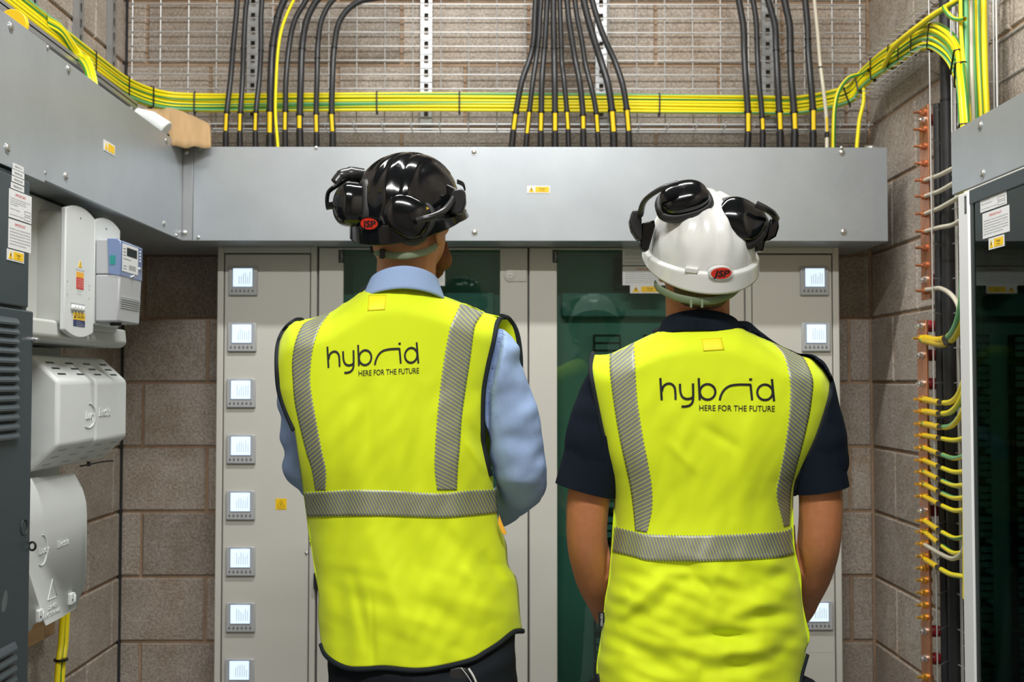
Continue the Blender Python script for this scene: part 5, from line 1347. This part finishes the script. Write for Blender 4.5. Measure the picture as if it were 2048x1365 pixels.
tape(f1, vest, [(627,637),(605,650),(590,685),(584,722),(585,758),(589,805),(601,861),(613,908),(623,940),(630,982)], [(661,625),(640,655),(626,698),(621,740),(621,770),(626,805),(636,861),(645,908),(652,940),(651,982)], 90, 46, 2.7)
tape(f1, vest, [(921,607),(908,636),(899,659),(888,718),(880,777),(874,837),(870,896),(869,940),(874,981)], [(967,626),(956,642),(949,659),(941,718),(932,777),(924,837),(920,896),(916,940),(914,981)], 90, 47, -2.7)
tape(f1, vest, [(609,985),(651,983),(698,980),(777,981),(876,987),(936,981),(992,979)], [(615,1035),(651,1034),(698,1033),(777,1033),(876,1036),(936,1033),(995,1027)], 110, 62, -3.3)
def mp1(x, y):
    zx = 290+(x-583)*.80; zy = 338+(y-345)*.955-(x-583)*.0475; return (540+zx*.3956, 560+zy*.3956)
logo(f1, vest, mp1)
mb = MB(); Gl = coons([(737,590),(773,590)], [(735,622),(770,620)], [(737,590),(735,622)], [(773,590),(770,620)], 8, 8); solid(grid_mb(Gl, lambda x, y: f1.P(x, y, .0012)).build('care_label', M['vlabel'], vest, smooth=60), .0006)
# shirt body and sleeves
def torso(mb, f, rows, inset=13, n=28):
    b = len(mb.v)
    for py, k, dk in rows:
        l, r = lerp_tab(f.L, py), lerp_tab(f.R, py); cx = (l+r)/2; hw = (r-l)/2-inset if k is None else k
        Yc = f.Y0+.71*f.D+f.tilt*(cx-f.pv)/1000; hx = hw*Yc/F; c = at(cx if dk is None or len((py, k, dk)) == 3 else cx, py, Yc)
        for i in range(n):
            a = 2*math.pi*i/n; ca, sa = math.cos(a), math.sin(a); mb.v.append(V((c.x+hx*ca, c.y+dk*sa+f.tilt*hx*ca, c.z)))
    m = len(rows)
    for j in range(m-1):
        for i in range(n): i2 = (i+1) % n; mb.face((b+j*n+i, b+j*n+i2, b+(j+1)*n+i2, b+(j+1)*n+i))
    mb.face([b+i for i in range(n)][::-1]); mb.face([b+(m-1)*n+i for i in range(n)])
def sleeve_folds(amp, sc=28, zs=1.0, seed=0, fine=.35):
    def d(co):
        return amp*(noise.noise(V((co.x*sc*.6, co.y*sc*.6, co.z*sc*1.25*zs))+V((seed, 0, 0))) + fine*noise.noise(V((co.x*sc*1.3+co.z*10, co.y*sc*1.0, co.z*sc*1.9-co.x*14))))
    return d
mb = MB(); torso(mb, f1, [(1265,None,.09),(1230,None,.10),(1100,None,.098),(980,None,.095),(860,None,.095),(760,None,.092),(705,None,.080),(680,190,.06),(655,160,.05),(632,122,.045),(614,84,.045),(602,66,.05)], 24)
a1 = [at(985,712,2.36), at(1012,800,2.37), at(1038,900,2.38), at(1047,948,2.40), at(1035,985,2.50), at(1012,1008,2.61)]
limb(mb, a1, [.060,.057,.056,.055,.050,.040], flat=None)
b1 = [at(612,715,2.40), at(608,800,2.42), at(614,890,2.44), at(622,940,2.47), at(650,965,2.58), at(700,975,2.68)]
limb(mb, b1, [.056,.055,.054,.052,.046,.038])
remesh(mb, .006, 'shirt', M['shirt'], P1, sleeve_folds(.012, 15, 1, 4, .5), 3, clamp=under(f1, .007))
MB().tube([at(1010,1010,2.612), at(998,1018,2.665)], .043, 24).build('shirt_cuff', M['shirt'], P1)
# collar
def collar(name, parent, f, cxt, ht, yt, drop, cxb, hb, yb, dropb, m, Yc, th=.0035, rd=.62):
    def P(u, v):
        a = math.pi*2*u; s, cc = math.sin(a), math.cos(a)
        px = (cxt+(cxb-cxt)*v)+(ht+(hb-ht)*v)*s; w_ = (1-cc)/2
        py = (yt+(yb-yt)*v)+(drop+(dropb-drop)*v)*(w_**.9)
        return at(px, py, Yc-(ht+(hb-ht)*v)*Yc/F*rd*1.25*cc+f.tilt*(px-f.pv)/1000)
    return solid(MB().grid(56, 8, P, closeu=True).build(name, m, parent, smooth=70), th)
collar('shirt_collar', P1, f1, 808, 66, 533, 62, 806, 84, 578, 60, M['shirt'], 2.335)
# body: head, neck, torso core, arms, hands in one surface
def head(mb, c, R, s=1.0):
    c = V(c); E = lambda p, a, b, d: mb.ell(c+R@(V(p)*s), a*s, b*s, d*s, 24, 14, R=R)
    E((0,-.012,.025), .076, .096, .090); E((0,.022,-.030), .064, .070, .078); E((0,.042,-.075), .042, .045, .032)
    E((0,.070,-.015), .036, .024, .050); E((0,-.04,-.03), .060, .055, .065)
    mb.tube([c+R@(V((0,.088,.018))*s), c+R@(V((0,.104,-.012))*s), c+R@(V((0,.108,-.022))*s)], [.008*s,.013*s,.012*s], 10); E((0,.098,-.025), .017, .012, .009)
    E((0,.080,.036), .055, .014, .010); E((0,.090,-.050), .023, .009, .006); E((0,.088,-.061), .020, .009, .007); E((0,.078,-.092), .020, .018, .014)
    for k in (-1, 1):
        E((.033*k,.072,-.010), .022, .018, .020)
        mb.ell(c+R@(V((.078*k,-.004,-.012))*s), .008*s, .019*s, .033*s, 16, 10, R=R@Matrix.Rotation(.25*k, 3, 'Z')); E((.076*k,.002,-.034), .008, .010, .013)
H1 = rotm(30, 12, 3); hc1 = at(817, 450, 2.375)
mb = MB(); head(mb, hc1, H1, .97)
limb(mb, [at(812,640,2.40), at(812,580,2.385), at(813,530,2.372), at(818,490,2.37)], [.075,.062,.0615,.062])
torso(mb, f1, [(1265,None,.075),(1100,None,.08),(860,None,.075),(730,None,.065),(695,165,.045),(660,125,.04),(630,92,.04)], 34)
limb(mb, a1, [.045,.043,.042,.040,.036,.028]); limb(mb, b1, [.045,.043,.042,.040,.036,.028])
w1 = a1[-1]+V((-.10,.10,.0)); limb(mb, [a1[-1], a1[-1]+V((-.05,.06,0)), w1], [.03,.028,.026]); hand(mb, w1, (-1,.25,.05), (0,-1,-.2), 1)
w2 = b1[-1]+V((.10,.06,.0)); limb(mb, [b1[-1], b1[-1]+V((.05,.04,0)), w2], [.03,.028,.026]); hand(mb, w2, (1,.25,.05), (0,-1,-.2), -1)
remesh(mb, .0048, 'body', M['skin2'], P1, None, 3, clamp=under(f1, .022, 12))
for k in (-1, 1): MB().ell(hc1+H1@V((.032*k,.083,.008)), .011, .011, .011, 14, 8).build('eye', M['eye'], P1)
mb = MB()
for (p, a, b, d) in (((-.041,.034,-.060), .017, .028, .028), ((0,.066,-.085), .034, .024, .022), ((-.054,.018,-.044), .006, .012, .028), ((.03,.066,-.078), .026, .026, .026), ((-.03,.066,-.078), .026, .026, .026)): mb.ell(hc1+H1@V(p), a, b, d, 16, 10, R=H1)
limb(mb, [at(891,486,2.425), at(891,505,2.432), at(885,527,2.445), at(870,545,2.47)], [.005,.0085,.0125,.016], 12)
remesh(mb, .004, 'beard', M['beard'], P1, lambda co: .0015*noise.noise(co*140), 2)
# helmet
HR = rotm(25, 17, 3); hh1 = at(817, 428, 2.372)
hat1 = helmet(P1, hh1, HR, M['gloss'], -4, .985)
mb = MB(); Q = cr([at(742,500,2.36), at(760,507,2.315), at(800,512,2.275), at(840,507,2.285), at(866,497,2.315), at(874,488,2.35)], 6); mb.tube(Q, .0070, 10, flat=(1, .3), up=(0, 0, 1)); mb.build('chin_strap', M['strap'], hat1)
mb = MB(); mb.obox(at(749,501,2.345), V((1,0,0)), V((0,1,0)), V((0,0,1)), .009, .006, .008); mb.obox(at(764,508,2.30), V((1,0,0)), V((0,1,0)), V((0,0,1)), .005, .004, .010); mb.build('strap_buckle', M['matte'], hat1, bevel=.002)
# left cup in side view
ear_cup(hat1, at(722,412,2.300), (-1,-.36,.06), (-.12,0,1), .038, .047, .058)
mb = MB(); bar(mb, [at(664,412,2.30), at(655,408,2.30), at(655,392,2.30), at(660,381,2.30), at(680,368,2.315), at(690,362,2.33)], .006, (.7, 1.3)); mb.build('cup_arm', M['gloss'], hat1)
mb = MB(); mb.cyl(at(652,413,2.30), at(672,410,2.30), .0075, 14); mb.build('cup_pivot', M['gloss'], hat1)
mb = MB(); bar(mb, [at(672,366,2.33), at(682,354,2.335), at(700,349,2.345), at(725,352,2.36)], [.012]*6+[.014]*6+[.016]*6+[.016], (1, .95)); mb.build('hinge_bracket', M['satin'], hat1)
# right cup facing back
ear_cup(hat1, at(813,434,2.262), (.15,-1,.06), (-.90,0,.50), .0430, .050, .028)
mb = MB(); bar(mb, [at(834,442,2.222), at(852,437,2.220), at(870,431,2.228), at(888,421,2.245), at(900,408,2.27), at(906,398,2.29)], .0065, (1.0, .8)); mb.build('cup_arm', M['satin'], hat1)
mb = MB(); mb.prism([at(x, y, 2.29) for x, y in ((901,392),(905,380),(922,376),(931,384),(932,405),(926,424),(914,430),(900,424))], (0, .03, 0)); mb.build('arm_hinge', M['satin'], hat1, bevel=.004)
mb = MB(); mb.prism([at(x, y, 2.315) for x, y in ((888,384),(893,368),(926,383),(922,398),(905,402),(889,398))], (0, .02, 0)); mb.build('hinge_bracket', M['gloss'], hat1, bevel=.003)
mb = MB()
for k in range(3): mb.tube(cr([at(914,360+3*k,2.33), at(926,366+3*k,2.33), at(930,378+2*k,2.33)], 5), .0016, 6)
mb.build('wire_arm', M['satin'], hat1)
mb = MB(); q = at(852, 420, 2.231); mb.poly([q, q+V((.006,0,.003)), q+V((0,0,.006)), q+V((.002,0,.003))][::-1]); mb.build('cup_mark', M['yel'], hat1)
# trousers, shoes
class Hemmed:
    def __init__(s, f, hem): s.f = f; s.L = f.L; s.R = f.R; s.hem = hem; s.T = [(0, 0), (1, 0)]
    def Y(s, px, py):
        h = lerp_tab(s.hem, px); return s.f.Y(px, min(py, h)) - max(0, py-h)*.0007 if py < h+60 else -9
f1h = Hemmed(f1, [(642,1288),(650,1307),(669,1324),(697,1335),(768,1334),(833,1339),(888,1332),(943,1318),(970,1303),(997,1286),(1044,1259)])
def trousers(parent, cx, Yc, hw, ztop, fig, m, disp=None):
    mb = MB(); c = V((cx, Yc, ztop))
    limb(mb, [c+V((0,0,.0)), c+V((0,.0,-.12))], [hw, hw*1.02], 24, flat=None)
    for k in (-1, 1):
        limb(mb, [V((cx+k*hw*.50, Yc, ztop-.05)), V((cx+k*.10, Yc, .60)), V((cx+k*.11, Yc+.01, .48)), V((cx+k*.12, Yc-.01, .10))], [.095,.080,.070,.055], 18)
    # flatten the pelvis front to back
    for v in mb.v:
        if v.z > ztop-.25: v.y = Yc+(v.y-Yc)*.66
    remesh(mb, .009, 'trousers', m, parent, sleeve_folds(.005, 18), 3, clamp=under(fig, .012, 0) if fig else None)
    for k in (-1, 1):
        mb = MB(); x = cx+k*.12; mb.ell((x, Yc+.055, .045), .048, .130, .045, 20, 12, fn=lambda q: V((q.x, q.y, max(q.z, -.030)))); mb.ell((x, Yc+.0, .085), .044, .052, .070, 16, 10, fn=lambda q: V((q.x, q.y, max(q.z, -.06)))); 
        mb.build('boot', M['boot'], parent, smooth=70)
        mb = MB(); mb.ell((x, Yc+.055, .012), .050, .134, .020, 20, 8, fn=lambda q: V((q.x, q.y, max(-.012, min(q.z, .008))))); mb.build('sole', M['matte'], parent)
trousers(P1, at(845,1340,2.38).x, 2.375, .190, at(0,1262,2.37).z, f1h, M['blk'])
mb = MB(); bar(mb, [at(937,1338,2.262), at(946,1352,2.258), at(955,1372,2.256)], .0022, (1, 1)); mb.build('pen', M['seam'], P1)
mb = MB(); bar(mb, [at(922,1336,2.262), at(936,1354,2.258), at(948,1374,2.256)], .0008, (1, 1)); mb.build('pocket_cord', M['seam'], P1)
mb = MB(); mb.prism([at(x, y, 2.268) for x, y in ((900,1340),(918,1336),(932,1338),(946,1372),(946,1400),(905,1400),(897,1360))], (0,.006,0)); mb.build('tool_pocket', M['matte'], P1, bevel=.002)
mb = MB(); mb.prism([at(x, y, 2.37) for x, y in ((998,1030),(1004,1046),(1013,1067),(1012,1071),(1004,1068),(996,1048))], (0,.006,0)); mb.build('vest_tab', M['orange'], vest, bevel=.001)
# ---- P2: white helmet, polo ----
Y2_ = 2.25
L2 = [(600,1190),(700,1186),(739,1182),(778,1188),(842,1201),(897,1213),(956,1226),(1000,1228),(1055,1225),(1107,1221),(1166,1216),(1242,1206),(1321,1194),(1420,1190)]
R2 = [(600,1640),(715,1640),(755,1661),(786,1660),(826,1650),(877,1632),(929,1608),(964,1592),(1000,1587),(1095,1590),(1151,1602),(1197,1604),(1236,1611),(1275,1620),(1318,1613),(1420,1600)]
T2 = [(1180,716),(1187,709),(1221,708),(1268,685),(1323,660),(1367,651),(1400,649),(1438,649),(1478,654),(1498,664),(1545,685),(1600,711),(1622,714),(1645,733),(1662,760)]
folds2 = [(1330,850,1345,1040,18,.003),(1500,820,1470,1040,20,-.003),(1400,850,1480,900,12,.003),(1330,880,1400,950,10,-.002),(1290,1240,1390,1140,16,.006),(1230,1250,1330,1150,14,-.005),(1380,1140,1430,1200,12,.006),(1440,1240,1590,1190,16,-.006),
          (1360,1276,1530,1268,11,.008),(1430,1310,1600,1290,14,-.006),(1250,1300,1400,1330,20,.005),(1220,1200,1260,1180,16,-.005),(1500,1180,1600,1130,16,.006),(1480,1240,1600,1225,12,.005),(1300,1135,1390,1135,9,.005),(1390,1345,1560,1325,14,.006),(1230,1250,1300,1225,16,.007),(1540,1320,1612,1250,16,.007)]
f2 = Fig(Y2_, L2, R2, T2, 0.0, 1420, folds=folds2, seed=7.0, lowf=.012)
P2 = thing('person', (at(1410, 900, 2.37).x, 2.37, 0), 'man in a white hard hat, black polo shirt and yellow vest, back turned', 'person')
top2 = cr([(1185,709),(1193,710),(1221,708),(1268,685),(1323,660),(1367,652),(1400,650),(1438,650),(1478,654),(1498,664),(1545,685),(1600,711),(1622,715),(1644,735)], 5)
left2 = cr([(1185,709),(1182,739),(1188,778),(1201,842),(1213,897),(1225,956),(1228,1000),(1225,1055),(1222,1103),(1216,1166),(1210,1197),(1206,1242),(1202,1272),(1194,1321),(1193,1350),(1200,1385)], 5)
right2 = cr([(1644,735),(1660,757),(1660,786),(1650,826),(1632,877),(1608,929),(1592,964),(1587,992),(1587,1035),(1590,1097),(1602,1151),(1604,1197),(1611,1236),(1620,1275),(1611,1303),(1612,1318),(1601,1363),(1592,1385)], 5)
hem2 = cr([(1200,1385),(1240,1402),(1320,1420),(1410,1425),(1500,1418),(1560,1402),(1592,1385)], 5)
G = coons(top2, hem2, left2, right2, 96, 150)
vest = solid(grid_mb(G, lambda x, y: f2.P(x, y)).build('hi_vis_vest', M['vest'], P2, smooth=60), .002)
tf2 = cr([(1185,709),(1221,708),(1268,685),(1323,664),(1350,700),(1410,725),(1460,700),(1498,668),(1545,685),(1600,711),(1644,735)], 5)
l2f = [(x+14*(1-ss(900, 1020, y)), y+6*(1-ss(720, 760, y))) for x, y in left2]; r2f = [(x-16*(1-ss(900, 1020, y)), y+8*(1-ss(740, 790, y))) for x, y in right2]
Gf = coons([l2f[0]]+tf2[2:-2]+[r2f[0]], hem2, l2f, r2f, 60, 80)
solid(grid_mb(Gf, lambda x, y: f2.Pf(x, y), flip=True).build('vest_front', M['vest'], vest, smooth=60), .002)
piping(f2, vest, [(1186,708),(1182,739),(1188,778),(1201,842),(1213,897),(1225,956),(1228,990)], .0058, off=.001)
piping(f2, vest, [(1622,714),(1644,734),(1660,757),(1660,786),(1650,826),(1632,877),(1608,929),(1592,964),(1588,990)], .0058, off=.001)
piping(f2, vest, [(1305,664),(1330,656),(1367,649),(1400,647),(1438,647),(1478,651),(1500,664)], .0045, off=.003)
piping(f2, vest, [(1196,1350),(1203,1386),(1240,1404),(1320,1422),(1410,1427),(1500,1420),(1560,1404),(1594,1386),(1604,1345),(1614,1310)], .0052, off=.002)
tape(f2, vest, [(1219,709),(1219,740),(1226,800),(1238,873),(1249,925),(1260,976),(1266,1020),(1270,1062)], [(1268,685),(1270,720),(1275,800),(1286,873),(1296,925),(1304,976),(1304,1020),(1294,1066)], 90, 46, 2.3)
tape(f2, vest, [(1545,686),(1567,711),(1579,758),(1580,800),(1577,842),(1569,897),(1559,950),(1553,990),(1568,1055)], [(1594,709),(1608,716),(1626,758),(1624,800),(1617,842),(1604,897),(1590,950),(1582,990),(1580,1052)], 90, 46, -2.6)
tape(f2, vest, [(1225,1052),(1268,1063),(1300,1069),(1407,1071),(1525,1066),(1571,1061),(1589,1050)], [(1221,1104),(1268,1115),(1304,1123),(1407,1124),(1525,1119),(1565,1115),(1592,1109)], 110, 60, -3.3)
logo(f2, vest, lambda x, y: (1090+.3957*x, 620+.3957*y))
Gl = coons([(1403,678),(1443,676)], [(1407,703),(1449,700)], [(1403,678),(1407,703)], [(1443,676),(1449,700)], 8, 8); solid(grid_mb(Gl, lambda x, y: f2.P(x, y, .0012)).build('care_label', M['vlabel'], vest, smooth=60), .0006)
p = at(1203, 1241, f2.Y(1208, 1241, .004)); mb = MB(); mb.obox(p, V((1,0,0)), V((0,1,0)), V((0,0,1)), .006, .0008, .0155); o = mb.build('side_tag', M['bind'], vest)
PT = Plane(p+V((-.0022,-.0009,-.012)), (0,0,1), (-1,0,0)); PT = Plane(p+V((-.0020,-.0009,.013)), (0,0,-1), (1,0,0)); mb = MB(); PT.text(mb, 'PORTWEST', 0, 0, .0045, width=.026, o=.0002); mb.build('lettering', M['paper'], o)
# polo
mb = MB(); torso(mb, f2, [(1400,None,.10),(1250,None,.10),(1100,None,.098),(980,None,.096),(860,None,.096),(770,None,.092),(720,None,.075),(690,150,.055),(665,110,.05),(645,84,.055)], 15)
aL = [at(1232,765,2.375), at(1210,830,2.375), at(1190,890,2.375), at(1180,932,2.375)]
limb(mb, aL, [.062,.066,.066,.060]); aR = [at(1606,765,2.375), at(1620,830,2.375), at(1634,890,2.375), at(1641,926,2.375)]
limb(mb, aR, [.062,.063,.063,.058])
# square off the cuffs
remesh(mb, .006, 'polo_shirt', M['navy'], P2, sleeve_folds(.004, 20, 1, 9), 3, clamp=under(f2, .007))
def cuff(a, b, c, rx, ry):
    a = V(a); b = V(b); d = (b-a).normalized(); mb = MB(); mb.tube([a, b, b+d*.001], [rx*.98, rx, rx*.95], 32, caps=True, flat=(ry/rx, 1.0), up=(0, 1, 0)); return mb
cuff(at(1200,868,2.375), at(1170,982,2.375), None, .0635, .062).build('sleeve_cuff', M['navy'], P2, smooth=70)
cuff(at(1622,868,2.375), at(1642,980,2.375), None, .0575, .060).build('sleeve_cuff', M['navy'], P2, smooth=70)
collar('polo_collar', P2, f2, 1400, 74, 620, 52, 1400, 84, 662, 30, M['navy'], 2.350)
# body
H2 = rotm(-2, 22, -3); hc2 = at(1396, 520, 2.345)
mb = MB(); head(mb, hc2, H2, .98)
limb(mb, [at(1396,700,2.385), at(1396,650,2.375), at(1395,610,2.36), at(1395,570,2.35)], [.075,.066,.066,.066])
torso(mb, f2, [(1390,None,.085),(1100,None,.082),(860,None,.078),(760,None,.07),(710,None,.045),(680,110,.05)], 34)
aL2 = [at(1225,775,2.375), at(1200,880,2.375), at(1178,990,2.375), at(1174,1080,2.385), at(1190,1150,2.43), at(1213,1215,2.49), at(1232,1255,2.53)]
limb(mb, aL2, [.050,.047,.0445,.0425,.044,.036,.028])
aR2 = [at(1612,775,2.375), at(1630,880,2.375), at(1641,990,2.375), at(1638,1080,2.385), at(1624,1140,2.43), at(1602,1205,2.49), at(1585,1245,2.53)]
limb(mb, aR2, [.050,.047,.0445,.0445,.044,.036,.028])
for w_, k in ((aL2[-1], 1), (aR2[-1], -1)):
    e = w_+V((.03*k, .03, -.03)); limb(mb, [w_, e], [.028, .026]); hand(mb, e, (.8*k, .2, -.6), (0, -1, -.3), k)
remesh(mb, .0048, 'body', M['skin'], P2, None, 3, clamp=under(f2, .018, 8))
for k in (-1, 1): MB().ell(hc2+H2@V((.032*k,.083,.008)), .011, .011, .011, 14, 8).build('eye', M['eye'], P2)
mb = MB(); mb.ell(hc2+H2@V((0,-.014,.02)), .080, .100, .092, 28, 16, R=H2); mb.ell(hc2+H2@V((0,-.050,-.042)), .060, .048, .055, 20, 12, R=H2)
mb2 = remesh(mb, .005, 'hair', M['hair'], P2, lambda co: .001*noise.noise(co*160), 2)
HR2 = rotm(-4, 24, -1); hh2 = at(1402, 503, 2.355)
hat2 = helmet(P2, hh2, HR2, M['whelm'], 3, 1.0)
mb = MB(); Q = cr([at(1310,568,2.34), at(1318,578,2.30), at(1350,594,2.272), at(1390,602,2.258), at(1430,601,2.258), at(1462,590,2.285), at(1478,577,2.32)], 6); mb.tube(Q, .008, 10, flat=(1, .3), up=(0,0,1)); mb.build('chin_strap', M['strap'], hat2)
mb = MB()
for x in (1382, 1404): mb.obox(at(x, 608, 2.243), V((1,0,0)), V((0,1,0)), V((0,0,1)), .0022, .003, .008)
mb.build('strap_buckle', M['strap'], hat2, bevel=.001)
ear_cup(hat2, at(1367,402,2.262), (-.12,-.86,.52), (-.25,0,1), .052, .038, .036)
mb = MB(); bar(mb, [at(1356,366,2.206), at(1330,374,2.204), at(1301,391,2.222), at(1286,408,2.25), at(1281,432,2.285)], [.0062]*24+[.0055], (.8, 1.25)); mb.build('cup_arm', M['satin'], hat2)
mb = MB(); mb.prism([at(x, y, 2.285) for x, y in ((1264,424),(1268,419),(1283,419),(1284,440),(1284,481),(1275,479),(1264,462),(1259,443))], (0,.03,0)); mb.build('arm_hinge', M['satin'], hat2, bevel=.004)
mb = MB(); mb.prism([at(x, y, 2.30) for x, y in ((1284,446),(1309,439),(1311,452),(1306,470),(1297,501),(1291,503),(1282,497),(1281,480))], (0,.028,0)); mb.build('hinge_bracket', M['gloss'], hat2, bevel=.003)
ear_cup(hat2, at(1479,442,2.268), (.10,-.92,.34), (-.80,0,.60), .044, .052, .034)
mb = MB(); bar(mb, [at(1512,408,2.222), at(1530,417,2.222), at(1545,427,2.236), at(1553,438,2.26)], .0068, (1, .9)); mb.build('cup_arm', M['satin'], hat2)
mb = MB(); mb.prism([at(x, y, 2.28) for x, y in ((1541,438),(1549,434),(1558,440),(1559,455),(1553,473),(1540,481),(1531,482),(1534,460))], (0,.03,0)); mb.build('arm_hinge', M['gloss'], hat2, bevel=.004)
mb = MB(); mb.prism([at(x, y, 2.295) for x, y in ((1510,478),(1530,468),(1532,480),(1527,502),(1513,503))], (0,.02,0)); mb.build('hinge_bracket', M['gloss'], hat2, bevel=.003)
f2h = Hemmed(f2, [(1200,1385),(1240,1402),(1320,1420),(1410,1425),(1500,1418),(1560,1402),(1592,1385)])
trousers(P2, at(1405,1400,2.38).x, 2.375, .190, at(0,1330,2.37).z, f2h, M['blk'])
for x, k in ((1180, -1), (1628, 1)):
    mb = MB(); mb.ell(at(1405+k*190,1400,2.38), .055, .05, .05, 16, 10); mb.build('trouser_pocket', M['blk'], P2)
